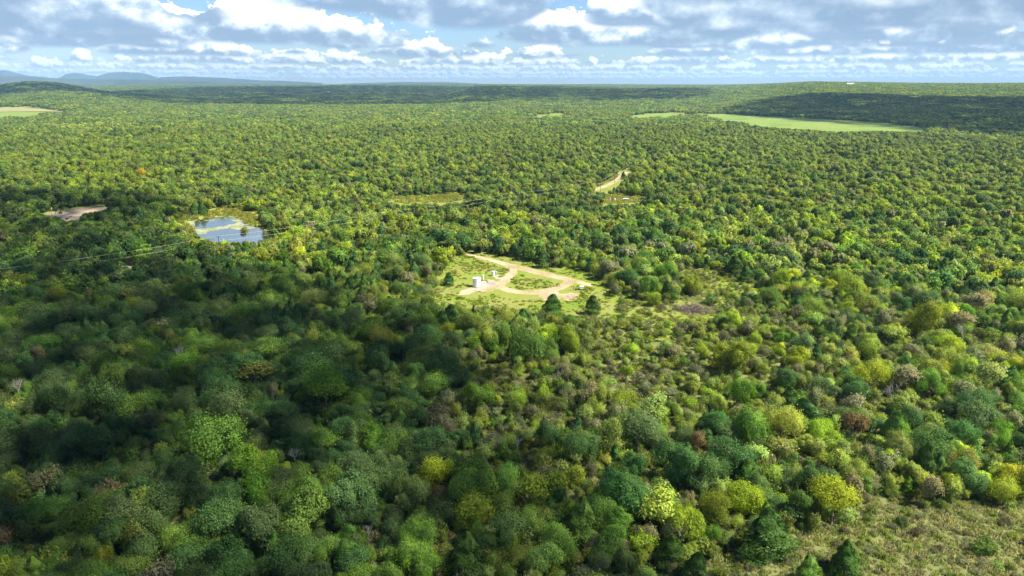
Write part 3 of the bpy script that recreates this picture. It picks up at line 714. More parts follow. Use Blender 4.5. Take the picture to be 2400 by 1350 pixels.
V_THIN = [(1020, 900), (1180, 850), (1350, 800), (1600, 760), (1900, 700), (2150, 690), (2200, 800), (2000, 900), (1750, 980), (1500, 980), (1350, 1010), (1150, 1060), (980, 1040)]
V_SOFT = [(1380, 735), (1560, 752), (1670, 745), (1800, 780), (1850, 880), (1640, 940), (1400, 900), (1360, 800)]
V_LSHADE = [(-300, 445), (0, 440), (300, 446), (400, 468), (365, 505), (400, 565), (560, 625), (1000, 730), (1100, 900), (1000, 1500), (-500, 1500)]  # left wood under cloud shade; the darkness is also put into its leaf tints
V_CEDARS = [(1460, 430), (1550, 440), (1600, 470), (1540, 480), (1470, 455)]
V_CEDARROW = [(450, 700), (600, 560), (1000, 580), (1040, 680), (1250, 740), (1350, 780), (1200, 800), (900, 760), (600, 740)]

# candidate ground points, nearer and farther, on an uneven grid
def scatter(r0, r1, s, azmax):
    lim = r1 * math.sin(math.radians(min(azmax, 89)))
    xs = np.arange(-lim, lim, s); ys = np.arange(r0 * 0.6, r1, s * 0.9)
    X_, Y_ = np.meshgrid(xs, ys); X_[1::2] += s / 2
    X_ = X_ + (R.random(X_.shape) - 0.5) * s * 0.95; Y_ = Y_ + (R.random(Y_.shape) - 0.5) * s * 0.9
    r_ = np.hypot(X_, Y_); a_ = np.abs(np.degrees(np.arctan2(X_, Y_)))
    k = (r_ >= r0) & (r_ < r1) & ((a_ < azmax))
    return X_[k], Y_[k]

trees = []        # dicts: kind, x, y, s, sz, tint, colour word
def tree(kind, x, y, h, rad, tint, word, hero=None):
    trees.append(dict(kind=kind, x=x, y=y, h=h, rad=rad, tint=tint, word=word, hero=hero))

# the trees that stand out in the photograph: crown centre and radius in the photo, kind, colour, description
HERO = [
    (1955, 1172, 50, 'oak', 'yellow', 'bright yellow green oak at the edge of the scrubby clearing'),
    (1742, 1168, 38, 'oak', 'yellow', 'smaller yellow topped oak beside a dark cedar clump'),
    (1890, 1185, 36, 'oak', 'mid', 'deep green oak squeezed against the bright yellow oak'),
    (1662, 1190, 38, 'oak', 'lime', 'yellow green oak just left of the smaller yellow topped oak'),
    (1012, 1110, 44, 'oak', 'yellow', 'golden green oak standing out of the lower middle wood'),
    (962, 1155, 46, 'oak', 'pale', 'pale green oak in front of the golden green oak'),
    (1236, 1155, 44, 'thin', 'lime', 'half bare tan and yellow tree in the lower middle wood'),
    (1112, 1200, 44, 'oak', 'lime', 'yellow green oak between the pale green oak and the half bare tree'),
    (1130, 930, 36, 'oak', 'vivid', 'vivid green rounded oak beside the tan dry patch'),
    (755, 915, 54, 'oak', 'vivid', 'broad vivid green oak alone among blue green ones'),
    (1235, 810, 38, 'oak', 'mid', 'round mid green oak in front of the cedar row'),
    (1330, 800, 30, 'oak', 'lime', 'light green oak on the sunny side of the cedar row'),
    (22, 1268, 36, 'thin', 'rust', 'rust red tree at the lower left edge'),
    (730, 700, 27, 'oak', 'pale', 'pale green round tree in the shaded middle wood'),
    (595, 1090, 52, 'oak', 'vivid', 'tall fresh green oak in the shaded left wood'),
    (480, 1030, 58, 'oak', 'mid', 'wide domed green oak in the shaded left wood'),
    (240, 935, 56, 'oak', 'dark', 'large very dark green oak in the shaded left wood'),
    (215, 1040, 52, 'oak', 'dark', 'dark green oak below the large very dark one'),
    (1715, 835, 44, 'oak', 'lime', 'broad yellow green oak in the sunlit wood right of the meadow'),
    (1862, 840, 27, 'oak', 'yellow', 'narrow yellow tree right of the broad yellow green oak'),
    (2045, 885, 42, 'oak', 'yellow', 'yellow domed oak in the sunlit right wood'),
    (2165, 745, 38, 'oak', 'lime', 'tall lime green oak in the upper right wood'),
    (1990, 1005, 38, 'thin', 'rust', 'brown leaved tree among pale green oaks'),
    (1640, 1045, 28, 'thin', 'rust', 'small rusty orange tree in the middle right wood'),
    (1020, 1168, 26, 'thin', 'rust', 'brownish tree under the golden green oak'),
    (690, 1072, 26, 'dead', 'grey', 'bleached dead tree in the shaded left wood'),
    (2090, 925, 34, 'dead', 'grey', 'wide bleached dead tree in the right wood'),
    (2258, 785, 30, 'dead', 'grey', 'pale bare tree in the upper right wood'),
    (40, 912, 28, 'dead', 'grey', 'bare dead tree near the left edge'),
    (830, 1168, 24, 'dead', 'grey', 'small bare tree left of the golden green oak'),
    (1000, 1290, 26, 'dead', 'grey', 'bare grey branches near the lower middle edge'),
    (860, 1250, 26, 'dead', 'grey', 'bluish grey bare tree near the lower middle edge'),
    (1292, 714, 22, 'cedar', 'cedar', 'pointed dark cedar at the front edge of the well clearing'),
    (1388, 712, 18, 'cedar', 'cedar', 'squat cedar at the right front corner of the well clearing'),
    (1060, 738, 24, 'cedar', 'cedar', 'dark cedar at the left front corner of the well clearing'),
    (1805, 1245, 50, 'cedar', 'cedar', 'big dark cedar between the yellow oaks and the scrub'),
    (1575, 1290, 34, 'cedar', 'cedar', 'dark cedar at the lower edge left of the scrubby clearing'),
    (1362, 1215, 44, 'cedar', 'mid', 'green cone shaped cedar in the lower middle wood'),
    (1630, 1330, 34, 'cedar', 'cedar', 'cedar cut by the lower edge'),
    (1090, 1300, 48, 'cedar', 'cedar', 'broad dark cedar at the lower middle edge'),
    (455, 489, 11, 'cedar', 'cedar', 'left one of two round cedars behind the pond'),
    (474, 488, 11, 'cedar', 'cedar', 'right one of two round cedars behind the pond'),
    (400, 494, 14, 'oak', 'mid', 'leafy tree left of the two round cedars'),
    (361, 518, 8, 'cedar', 'cedar', 'small cedar left of the pond, first of two'),
    (388, 517, 9, 'cedar', 'cedar', 'small cedar left of the pond, nearer the water'),
    (575, 545, 15, 'thin', 'olive', 'thin olive tree standing in front of the pond'),
    (1397, 630, 13, 'oak', 'lime', 'small yellow green tree behind the well clearing'),
    (1270, 608, 14, 'cedar', 'cedar', 'dark cedar on the far edge of the well clearing'),
    (1212, 585, 14, 'oak', 'dark', 'dark tree on the far side of the dirt track'),
    (1480, 672, 16, 'thin', 'grey', 'grey thin tree right of the small pump unit'),
    (1530, 700, 16, 'oak', 'lime', 'lone lime green tree left of the brush pile'),
    (1622, 668, 20, 'oak', 'lime', 'bright green tree behind the brush pile'),
    (1655, 612, 11, 'cedar', 'cedar', 'small pointed cedar at the far grassy gap'),
    (1725, 622, 19, 'cedar', 'cedar', 'dark rounded cedar beyond the grassy gap'),
    (1752, 638, 16, 'cedar', 'cedar', 'dark cedar at the right end of the grassy gap'),
    (1010, 640, 18, 'thin', 'grey', 'pale grey green tree at the left edge of the well clearing'),
    (1050, 652, 12, 'cedar', 'cedar', 'small dark cedar left of the storage tank'),
    (1462, 410, 7, 'cedar', 'cedar', 'lone cedar in the bend of the far road'),
    (1645, 516, 12, 'oak', 'gold', 'orange yellow tree in the sunlit far right wood'),
    (1628, 578, 14, 'oak', 'gold', 'golden tree among dark cedars right of centre'),
    (335, 404, 10, 'oak', 'gold', 'orange tinted tree in the far left wood'),
    (2115, 1222, 14, 'bush', 'cedar', 'dark round bush in the scrubby clearing'),
    (2315, 1280, 26, 'bush', 'mid', 'green bush in the right of the scrubby clearing'),
    (1985, 1300, 34, 'cedar', 'cedar', 'dark cedar inside the scrubby clearing'),
    (1900, 1335, 30, 'cedar', 'mid', 'green cedar at the lower edge of the scrubby clearing'),
    (2130, 1135, 17, 'cedar', 'vivid', 'small bright green cedar above the scrubby clearing'),
    (1850, 930, 22, 'cedar', 'cedar', 'dark compact cedar in the sunlit right wood'),
]
WORD = dict(dark='dark green', blue='blue green', mid='green', olive='olive', lime='yellow green', yellow='yellow', grey='grey', rust='rusty', vivid='bright green', cedar='dark green', gold='golden', pale='pale green')
for px, py, rp_, kind, tn, lab in HERO:
    zc = 4.0
    for _ in range(4):
        p = g(px, py, zc); w = proj(p)[2]; rad = rp_ * w / F
        rad *= 0.62 if kind == 'dead' else 1.0
        asp = {'oak': 1.12, 'cedar': 1.3, 'thin': 1.15, 'dead': 1.7, 'bush': 0.85}[kind]
        h = 2 * rad * asp; zc = h * 0.55
    tree(kind, p[0], p[1], h, rad, jit_tint(TINT[tn], 0.05), WORD[tn], lab)
hx = np.array([t['x'] for t in trees]); hy = np.array([t['y'] for t in trees]); hr = np.array([t['rad'] for t in trees])

# the wood
x1, y1 = scatter(62, 420, 3.85, 47); x2, y2 = scatter(420, 1350, 4.9, 44)
x = np.concatenate([x1, x2]); y = np.concatenate([y1, y2]); n = len(x)
u, v, w = proj(np.stack([x, y, np.full(n, 4.0)], 1))
rad = np.clip(R.lognormal(math.log(2.35), 0.36, n), 1.0, 4.6)
dk = inpoly(u, v, V_LSHADE); th = inpoly(u, v, V_THIN); sf = inpoly(u, v, V_SOFT); ced = inpoly(u, v, V_CEDARROW) | inpoly(u, v, V_CEDARS)
rad = np.where(np.hypot(x, y) > 420, rad * 0.92, rad); rad = np.where(th, rad * 0.85, rad); rad = np.where(sf, rad * 0.62, rad)
far_ = np.hypot(x, y) > 330
patch = fbm(x / 55, y / 55, 3); patch2 = fbm(x / 120 + 40, y / 120 + 8, 3)
rk = np.argsort(np.argsort(fbm(x / 24 + 11, y / 24 + 5, 3))) / n; lean = np.clip(np.where(R.random(n) < 0.62, rk + 0.10 * R.normal(size=n), R.random(n)), 0, 0.999)
kinds = []; tints = []; words = []
for i in range(n):
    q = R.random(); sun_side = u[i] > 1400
    if ced[i]: k = 'cedar' if q < 0.42 else ('thin' if q < 0.5 else 'oak')
    elif th[i]: k = 'thin' if q < 0.52 else ('cedar' if q < 0.58 else ('dead' if q < 0.61 else 'oak'))
    elif dk[i]: k = 'cedar' if q < 0.05 else ('thin' if q < 0.10 else ('dead' if q < 0.102 else 'oak'))
    else: k = 'cedar' if q < 0.10 + 0.5 * max(0, patch[i] - 0.58) * 2 else ('thin' if q < (0.42 if sun_side and not far_[i] else 0.28) else ('dead' if q < (0.426 if sun_side and not far_[i] else 0.286) else 'oak'))
    if far_[i] and k == 'dead': k = 'thin'
    if sf[i]: k = 'thin' if q < 0.5 else ('cedar' if q < 0.54 else 'oak')
    if sf[i] and k != 'cedar': tn = pick(['pale', 'grey', 'lime', 'olive'], [4, 2, 2, 2])
    elif k == 'cedar': tn = pick(['cedar', 'dark', 'mid'], [6, 2, 1])
    elif k == 'thin': tn = pick(['grey', 'olive', 'pale', 'rust'], [5, 5, 2.0, 0.05])
    elif k == 'dead': tn = 'grey'
    elif dk[i]: tn = pick(['dark', 'blue', 'mid', 'olive', 'vivid', 'lime'], [4, 3.4, 5, 0.4, 0.5, 0.12], lean[i])  # mostly dark greens, deepening the cloud shade by colour
    elif far_[i]: tn = pick(['dark', 'blue', 'mid', 'olive', 'lime', 'yellow', 'pale', 'gold'], [1.3, 1.2, 2.6, 4.6, 2.2 + 3 * max(0, patch[i] - 0.5) * 4, 0.05, 1.0, 0.006], lean[i])
    else: tn = pick(['dark', 'blue', 'mid', 'olive', 'lime', 'yellow', 'pale', 'vivid'], [1.6, 2.4, 3, 2.6, 2.2, 0.35, 1.2, 0.5], lean[i])
    kinds.append(k); words.append(WORD[tn]); tints.append(jit_tint(TINT[tn]) * (0.72 + 0.52 * patch2[i]) * ((0.75 if k == 'thin' else 1.0) if dk[i] else (1.34 if u[i] > 1400 and not far_[i] else 1.22)))  # sunlit wood brightened in the tint itself, thin trees in shade dimmed
kinds = np.array(kinds); tints = np.array(tints)
soft_ = np.clip((np.hypot(x, y) - 250) / 500, 0, 1)[:, None] * 0.42          # farther crowns differ less from one another
tints = tints * (1 - soft_) + np.array([0.185, 0.24, 0.032]) * soft_ * np.where(kinds == 'cedar', 0.55, 1.0)[:, None]
rad = np.where(kinds == 'cedar', np.clip(rad * 0.62, 1.0, 2.8), rad)
rad = np.where(kinds == 'thin', rad * 0.86, rad); rad = np.where(kinds == 'dead', rad * 0.6, rad)
asp = np.select([kinds == 'cedar', kinds == 'thin', kinds == 'dead'], [1.6, 1.15, 1.7], 1.06) * (0.88 + 0.24 * R.random(n))
h = 2 * rad * asp
zt = height(x, y)
ok = plants_ok(x, y, zt, h, rad)
for i in range(len(hx)):
    ok &= ~(np.hypot(x - hx[i], y - hy[i]) < (hr[i] * 0.95 + rad * 0.55))
# keep the sight line to the small things clear
for i, hh in enumerate(HERO):
    uu, vv, ww = proj(np.stack([x, y, zt + h * 0.9], 1))
    if hh[2] < 60:
        ok &= ~((np.hypot(x, y) < np.hypot(hx[i], hy[i])) & (np.abs(uu - hh[0]) < hh[2] * 0.75) & (np.abs(vv - hh[1]) < hh[2] * 0.6))
# thin out part of the scrubbier wood, and open random gaps
gap = fbm(x / 26 + 71, y / 26 + 13, 2)
ok &= ~((th) & (R.random(n) < 0.25)) & ~(sf & (R.random(n) < 0.62)) & ~((gap > 0.74) & ~dk)
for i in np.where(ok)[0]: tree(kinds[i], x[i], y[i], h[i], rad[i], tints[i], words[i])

TX = np.array([t['x'] for t in trees]); TY = np.array([t['y'] for t in trees]); TH = np.array([t['h'] for t in trees]); TRD = np.array([t['rad'] for t in trees])
TZ = height(TX, TY)
TU, TV, TW = proj(np.stack([TX, TY, TZ + TH * 0.6], 1))
TRR = np.hypot(TX, TY)
rpx = TRD * F / np.maximum(TW, 1)
inview = (TU > -0.4 * rpx) & (TU < 2400 + 0.4 * rpx) & (TV < 1350 + 0.3 * rpx) & (TW > 0)
is_hero = np.array([t['hero'] is not None for t in trees])
# the largest in view become things of their own, about 300 broadleaf and as many of the rarer kinds as stand near
indiv = is_hero.copy()
for fam, cap in ((('oak',), 255), (('thin',), 90), (('cedar',), 60), (('dead',), 14)):
    idx = [i for i in range(len(trees)) if inview[i] and not is_hero[i] and trees[i]['kind'] in fam]
    idx.sort(key=lambda i: -rpx[i] if trees[i]['kind'] != 'cedar' else -rpx[i] * 1.3)
    idx = [i for i in idx if TRR[i] < 230][:cap]
    indiv[idx] = True
ORD = 'first second third fourth fifth sixth seventh eighth ninth tenth eleventh twelfth thirteenth fourteenth fifteenth sixteenth seventeenth eighteenth nineteenth twentieth'.split()
ORD += ['twenty-' + o for o in ORD[:9]] + ['thirtieth'] + ['thirty-' + o for o in ORD[:9]] + ['fortieth'] + ['forty-' + o for o in ORD[:9]]
NOUN = dict(oak='oak tree', cedar='cedar tree', thin='thin leaved tree', dead='bare dead tree', bush='bush')
NAME = dict(oak='oak_tree', cedar='cedar_tree', thin='thin_leaved_tree', dead='dead_tree', bush='bush')
ADJ = dict(oak='round crowned', cedar='cone shaped', thin='open twiggy', dead='leafless', bush='low')
BASE = dict(oak=(3.55, 7.9), cedar=(2.1, 7.3), thin=(3.3, 7.6), dead=(3.0, 7.9), bush=(1.5, 2.0))
# measure the prototypes so that heights and radii come out as asked
def dims(me):
    v = np.zeros(len(me.vertices) * 3); me.vertices.foreach_get('co', v); v = v.reshape(-1, 3)
    return float(np.percentile(np.hypot(v[:, 0], v[:, 1]), 93)), float(np.percentile(v[:, 2], 99.3))
DIM = {k: [dims(p[2]) for p in L_] for k, L_ in PRO.items()}
rows = {}
for i in np.where(indiv & ~is_hero)[0]:
    rows.setdefault((max(0, int((1350 - TV[i]) // 75)), trees[i]['kind'], trees[i]['word']), []).append(i)
rank = {}
for key, L_ in rows.items():
    L_.sort(key=lambda i: TU[i])
    for k, i in enumerate(L_): rank[i] = (key[0], k, len(L_))
for i in np.where(indiv)[0]:
    t = trees[i]; kd = t['kind']; pi = int(R.integers(len(PRO[kd]))); crown, trunk, _ = PRO[kd][pi]
    pr, ph = DIM[kd][pi]
    if t['hero']: lab = t['hero']
    else:
        rw, k, m_ = rank[i]
        nm = f"{t['word']} {NOUN[kd]}" if kd != 'dead' else 'leafless dead tree'
        rowtxt = 'along the lower edge' if rw <= 0 else f'in the {ORD[rw]} row above the lower edge'
        lab = (f'only {nm} {rowtxt}' if m_ == 1 else f'{nm}, {ORD[k]} from left {rowtxt}')
    cat = 'bush' if kd == 'bush' else 'tree'
    e = bpy.data.objects.new(NAME[kd], None); COL.objects.link(e)
    e.location = (float(t['x']), float(t['y']), float(TZ[i])); e.rotation_euler = (float(R.normal() * 0.07), float(R.normal() * 0.07), float(R.random() * 6.28))
    s = t['rad'] / pr; q_ = math.exp(R.normal() * 0.13); e.scale = (s * q_, s / q_, float(t['h'] / ph)); e.empty_display_size = 0.5
    tag(e, lab, cat, {'oak': 'broadleaf trees of the wood', 'cedar': 'cedars of the wood', 'thin': 'thin leaved trees of the wood', 'dead': 'bare dead trees', 'bush': 'bushes of the clearing'}[kd])
    c = bpy.data.objects.new('crown', crown); COL.objects.link(c); c.parent = e
    c['tint'] = [float(q) for q in t['tint']]
    if trunk is not None:
        k_ = bpy.data.objects.new('trunk', trunk); COL.objects.link(k_); k_.parent = e

# everything else: one mass per layer, grown from points
def mass(name, label, pts, rot, scl, idx, tint, protos):
    pc = bpy.data.collections.new(name + '_plants')
    for q, me in enumerate(protos):
        o = bpy.data.objects.new(f'plant_{q:03d}', me); pc.objects.link(o)
    me = bpy.data.meshes.new(name); me.vertices.add(len(pts)); me.vertices.foreach_set('co', np.asarray(pts, np.float32).ravel())
    def at(nm, ty, key, arr):
        a = me.attributes.new(nm, ty, 'POINT'); a.data.foreach_set(key, np.ascontiguousarray(arr).ravel())
    at('rot', 'FLOAT_VECTOR', 'vector', np.asarray(rot, np.float32)); at('scl', 'FLOAT_VECTOR', 'vector', np.asarray(scl, np.float32))
    at('idx', 'INT', 'value', np.asarray(idx, np.int32))
    at('tint', 'FLOAT_COLOR', 'color', np.column_stack([tint, np.ones(len(tint))]).astype(np.float32))
    me.update()
    o = link(name, me); tag(o, label, kind='stuff')
    ng = bpy.data.node_groups.new(name, 'GeometryNodeTree')
    ng.interface.new_socket('Geometry', in_out='INPUT', socket_type='NodeSocketGeometry'); ng.interface.new_socket('Geometry', in_out='OUTPUT', socket_type='NodeSocketGeometry')
    N, L = ng.nodes, ng.links
    gi = N.new('NodeGroupInput'); go = N.new('NodeGroupOutput'); ip = N.new('GeometryNodeInstanceOnPoints'); ci = N.new('GeometryNodeCollectionInfo')
    ci.inputs['Collection'].default_value = pc; ci.inputs['Separate Children'].default_value = True; ci.inputs['Reset Children'].default_value = True
    def na(nm, ty):
        a = N.new('GeometryNodeInputNamedAttribute'); a.data_type = ty; a.inputs['Name'].default_value = nm; return a.outputs['Attribute']
    ip.inputs['Pick Instance'].default_value = True
    L.new(gi.outputs[0], ip.inputs['Points']); L.new(ci.outputs[0], ip.inputs['Instance'])
    L.new(na('idx', 'INT'), ip.inputs['Instance Index']); L.new(na('rot', 'FLOAT_VECTOR'), ip.inputs['Rotation']); L.new(na('scl', 'FLOAT_VECTOR'), ip.inputs['Scale'])
    L.new(ip.outputs[0], go.inputs[0])
    md = o.modifiers.new('scatter', 'NODES'); md.node_group = ng
    return o
# the wood behind the single trees
order = ['oak', 'cedar', 'thin', 'dead', 'oak_mid', 'cedar_mid', 'thin_mid', 'bush']
protos = []; off = {}; 
for k in order: off[k] = len(protos); protos += [p[2] for p in PRO[k]]
P_, Ro, Sc_, Ix, Ti = [], [], [], [], []
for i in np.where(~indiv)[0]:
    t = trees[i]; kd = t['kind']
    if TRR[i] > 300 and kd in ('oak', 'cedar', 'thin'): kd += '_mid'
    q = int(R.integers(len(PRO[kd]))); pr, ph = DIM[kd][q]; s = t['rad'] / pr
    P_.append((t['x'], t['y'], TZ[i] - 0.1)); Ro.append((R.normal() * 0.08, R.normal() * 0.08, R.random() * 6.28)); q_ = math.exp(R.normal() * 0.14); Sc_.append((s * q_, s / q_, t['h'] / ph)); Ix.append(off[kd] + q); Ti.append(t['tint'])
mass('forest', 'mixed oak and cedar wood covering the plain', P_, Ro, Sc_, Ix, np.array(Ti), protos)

# undergrowth between and around them
xu, yu = scatter(58, 430, 2.3, 46); nu = len(xu)
zu = height(xu, yu)
uu, vv, ww = proj(np.stack([xu, yu, zu + 0.8], 1))
hard = [V_PAD, V_BRUSH, V_POND, V_LPAD, V_SITE] + V_ROADS
k = plants_ok(xu, yu, zu, np.full(nu, 1.4), np.full(nu, 0.8), hard)
scr = inpoly(uu, vv, V_SCRUB)
k &= (R.random(nu) < np.where(scr, 0.85, 0.6))
xu, yu, zu, uu, vv, scr = (a[k] for a in (xu, yu, zu, uu, vv, scr)); nu = len(xu)
Ti = []; Ix = []; Sc_ = []
for i in range(nu):
    tw = R.random() < (0.7 if scr[i] else 0.4)
    tn = pick(['grey', 'olive', 'mid', 'pale', 'lime'], [4, 3, 0.6, 2, 0.6] if scr[i] else [3, 4, 2, 1.5, 0.6])
    Ti.append(jit_tint(TINT[tn], 0.2)); Ix.append((4 + int(R.integers(3))) if tw else int(R.integers(4)))
    s = (0.3 + 0.6 * R.random() ** 1.5) * (0.75 if scr[i] else 1.0); Sc_.append((s, s, s * (0.6 + 0.5 * R.random())))
mass('undergrowth', 'low grey green brush filling the gaps between trees', np.stack([xu, yu, zu], 1), np.stack([R.normal(size=nu) * 0.08, R.normal(size=nu) * 0.08, R.random(nu) * 6.28], 1), Sc_, Ix, np.array(Ti), [p[2] for p in PRO['bush']] + [p[2] for p in PRO['twiggy']])

# saplings and tall brush that close the gaps between the crowns
xs_, ys_ = scatter(60, 640, 3.5, 46); nS = len(xs_); zS = height(xs_, ys_)
uS, vS, wS = proj(np.stack([xs_, ys_, zS + 1.5], 1))
hS = 1.8 + 2.6 * R.random(nS) ** 1.3; rS = hS * (0.42 + 0.25 * R.random(nS))
rgh = inpoly(uS, vS, V_ROUGH) | inpoly(uS, vS, V_RMEAD); hS = np.where(rgh, hS * 0.55, hS); rS = np.where(rgh, rS * 0.7, rS)
kS = plants_ok(xs_, ys_, zS, hS, rS, [p for p in CLEAR if p is not V_ROUGH and p is not V_RMEAD]) & (R.random(nS) < np.where(rgh, 0.14, np.where(inpoly(uS, vS, V_SOFT), 0.5, 0.75)))
dkS = inpoly(uS, vS, V_LSHADE); sfS = inpoly(uS, vS, V_SOFT) | inpoly(uS, vS, V_THIN)
P_, Ro, Sc_, Ix, Ti = [], [], [], [], []
pS = ['bush', 'thin', 'oak_mid', 'thin_mid']; prS = []; ofS = {}
for k in pS: ofS[k] = len(prS); prS += [p[2] for p in PRO[k]]
for i in np.where(kS)[0]:
    far2 = math.hypot(xs_[i], ys_[i]) > 300
    kd = pick(['oak_mid', 'thin_mid'], [2, 1]) if far2 else pick(['bush', 'thin'], [3, 2 if not sfS[i] else 4])
    q = int(R.integers(len(PRO[kd]))); pr, ph = DIM[kd][q]
    tn = pick(['dark', 'mid', 'blue', 'olive', 'grey'], [4, 5, 2, 1.2, 0.3]) if dkS[i] else (pick(['pale', 'olive', 'grey', 'lime', 'mid'], [3, 3, 3, 1.2, 1]) if sfS[i] else pick(['mid', 'olive', 'lime', 'grey', 'pale', 'dark'], [3, 4, 1.5, 1.5, 1.5, 1]))  # the shaded left wood gets darker brush tints too
    a_ = rS[i] / pr; q_ = math.exp(R.normal() * 0.15)
    P_.append((xs_[i], ys_[i], zS[i] - 0.1)); Ro.append((R.normal() * 0.1, R.normal() * 0.1, R.random() * 6.28)); Sc_.append((a_ * q_, a_ / q_, hS[i] / ph)); Ix.append(ofS[kd] + q); Ti.append(jit_tint(TINT[tn], 0.2))
mass('shrubbery', 'saplings and tall brush closing the gaps between crowns', P_, Ro, Sc_, Ix, np.array(Ti), prS)

# grass clumps in the clearings
xg, yg = scatter(75, 345, 1.05, 50); zg = height(xg, yg)
ug, vg, wg = proj(np.stack([xg, yg, zg], 1))
pad = inpoly(ug, vg, V_PAD) | inpoly(ug, vg, V_ROUGH) | inpoly(ug, vg, V_RMEAD) | inpoly(ug, vg, V_SOFT); scg = inpoly(ug, vg, [(1740, 1250), (1900, 1240), (2000, 1215), (2030, 1140), (2250, 1170), (2520, 1150), (2560, 1450), (1480, 1450), (1560, 1320), (1680, 1280)]) | inpoly(ug, vg, V_TAN)
kk = pad | scg
for P in ([(1095, 596), (1150, 603), (1260, 630), (1350, 652), (1390, 668), (1330, 670), (1220, 644), (1150, 617)], [(1205, 628), (1212, 640), (1170, 690), (1065, 697), (1105, 664), (1160, 658)], [(1160, 668), (1215, 680), (1300, 674), (1330, 664), (1345, 668), (1365, 690), (1320, 708), (1270, 706), (1180, 694)], [(1095, 645), (1170, 640), (1170, 672), (1095, 680)]):
    kk &= ~inpoly(ug, vg, P)
wood = ~pad & ~scg & (np.hypot(xg, yg) < 300) & ~inpoly(ug, vg, V_LSHADE)
kk |= wood
kk &= R.random(len(xg)) < np.where(scg, 0.95, np.where(wood, 0.3, 0.10 + 0.35 * smooth(0.35, 0.6, fbm(xg / 7 + 3, yg / 7, 2))))
scg = scg | wood
xg, yg, zg, scg = xg[kk], yg[kk], zg[kk], scg[kk]; ngr = len(xg)
pg = fbm(xg / 14 + 9, yg / 14 + 2, 2)
tg = 1.05 * np.array([jit_tint(((0.245, 0.25, 0.10) if q < 0.35 + 1.4 * (p_ - 0.5) else ((0.20, 0.24, 0.05) if q < 0.8 else (0.26, 0.27, 0.09))) if sc_ else ((0.23, 0.28, 0.035) if q < 0.5 else ((0.16, 0.235, 0.022) if q < 0.5 + p_ * 0.6 else (0.27, 0.27, 0.06))), 0.14) for q, sc_, p_ in zip(R.random(ngr), scg, pg)])
sg = 0.45 + 0.9 * R.random(ngr) ** 1.5
mass('grass', 'rough grass and weeds of the clearings', np.stack([xg, yg, zg - 0.03], 1), np.stack([np.zeros(ngr)] * 2 + [R.random(ngr) * 6.28], 1), np.stack([sg, sg, sg * (0.6 + 0.8 * R.random(ngr))], 1), R.integers(0, 3, ngr), tg, [p[2] for p in PRO['tuft']])

# weeds round the pond and in the farther openings
xg, yg = scatter(345, 640, 1.9, 40); zg = height(xg, yg); ug, vg, wg = proj(np.stack([xg, yg, zg], 1))
kk = inpoly(ug, vg, [(385, 525), (420, 500), (500, 478), (610, 488), (650, 530), (720, 565), (620, 600), (480, 585), (420, 555)]) & ~inpoly(ug, vg, [(436, 523), (480, 513), (530, 508), (564, 513), (575, 524), (604, 532), (644, 551), (600, 572), (545, 576), (500, 572), (460, 556), (454, 538)])
kk |= inpoly(ug, vg, V_BAND) | inpoly(ug, vg, V_SITE) | inpoly(ug, vg, [(1390, 440), (1440, 408), (1450, 398), (1455, 405), (1440, 420), (1400, 438)])
kk &= R.random(len(xg)) < 0.25 + 0.6 * smooth(0.35, 0.6, fbm(xg / 12 + 3, yg / 12, 2))
xg, yg, zg = xg[kk], yg[kk], zg[kk]; nw = len(xg); yl = fbm(xg / 15, yg / 15 + 7, 2)
tg = np.array([jit_tint((0.33, 0.34, 0.045) if q < p_ - 0.1 else ((0.19, 0.26, 0.04) if q < 0.75 else (0.26, 0.25, 0.07)), 0.18) for q, p_ in zip(R.random(nw), yl)])
sg = 1.2 + 1.2 * R.random(nw)
mass('weeds', 'yellow flowered weeds around the pond and far openings', np.stack([xg, yg, zg - 0.03], 1), np.stack([np.zeros(nw)] * 2 + [R.random(nw) * 6.28], 1), np.stack([sg, sg, sg * (0.7 + 0.8 * R.random(nw))], 1), R.integers(0, 3, nw), tg, [p[2] for p in PRO['tuft']])

# far wood as groves
xf, yf = scatter(1330, 6200, 26, 42)
xf2, yf2 = scatter(6200, 11500, 46, 40); nf1 = len(xf); xf = np.concatenate([xf, xf2]); yf = np.concatenate([yf, yf2])
rf = np.hypot(xf, yf); zf = height(xf, yf)
kf = plants_ok(xf, yf, zf, np.full(len(xf), 8.0), np.full(len(xf), 13.0))
pf = fbm(xf / 400, yf / 400, 3)
kf &= ~((pf > 0.70) & (R.random(len(xf)) < 0.5) & (rf > 2500))
xf, yf, zf, rf, pf = xf[kf], yf[kf], zf[kf], rf[kf], pf[kf]; nf = len(xf)
wf = np.where(rf > 6200, 1.75, 1.0)
cf = [pick(['mid', 'olive', 'blue', 'dark', 'lime', 'pale'], [2.5, 4, 1.6, 1.2, 1.6, 0.8]) for _ in range(nf)]
tf = np.array([0.75 * jit_tint(TINT[c], 0.12) + 0.4 * np.array([0.10, 0.135, 0.03]) for c in cf])
mass('distant_forest', 'far wood running to the horizon', np.stack([xf, yf, zf - 0.2], 1), np.stack([np.zeros(nf)] * 2 + [R.random(nf) * 6.28], 1), np.stack([wf, wf, 0.85 + 0.35 * R.random(nf)], 1), R.integers(0, len(PRO['grove']), nf), tf, [p[2] for p in PRO['grove']])
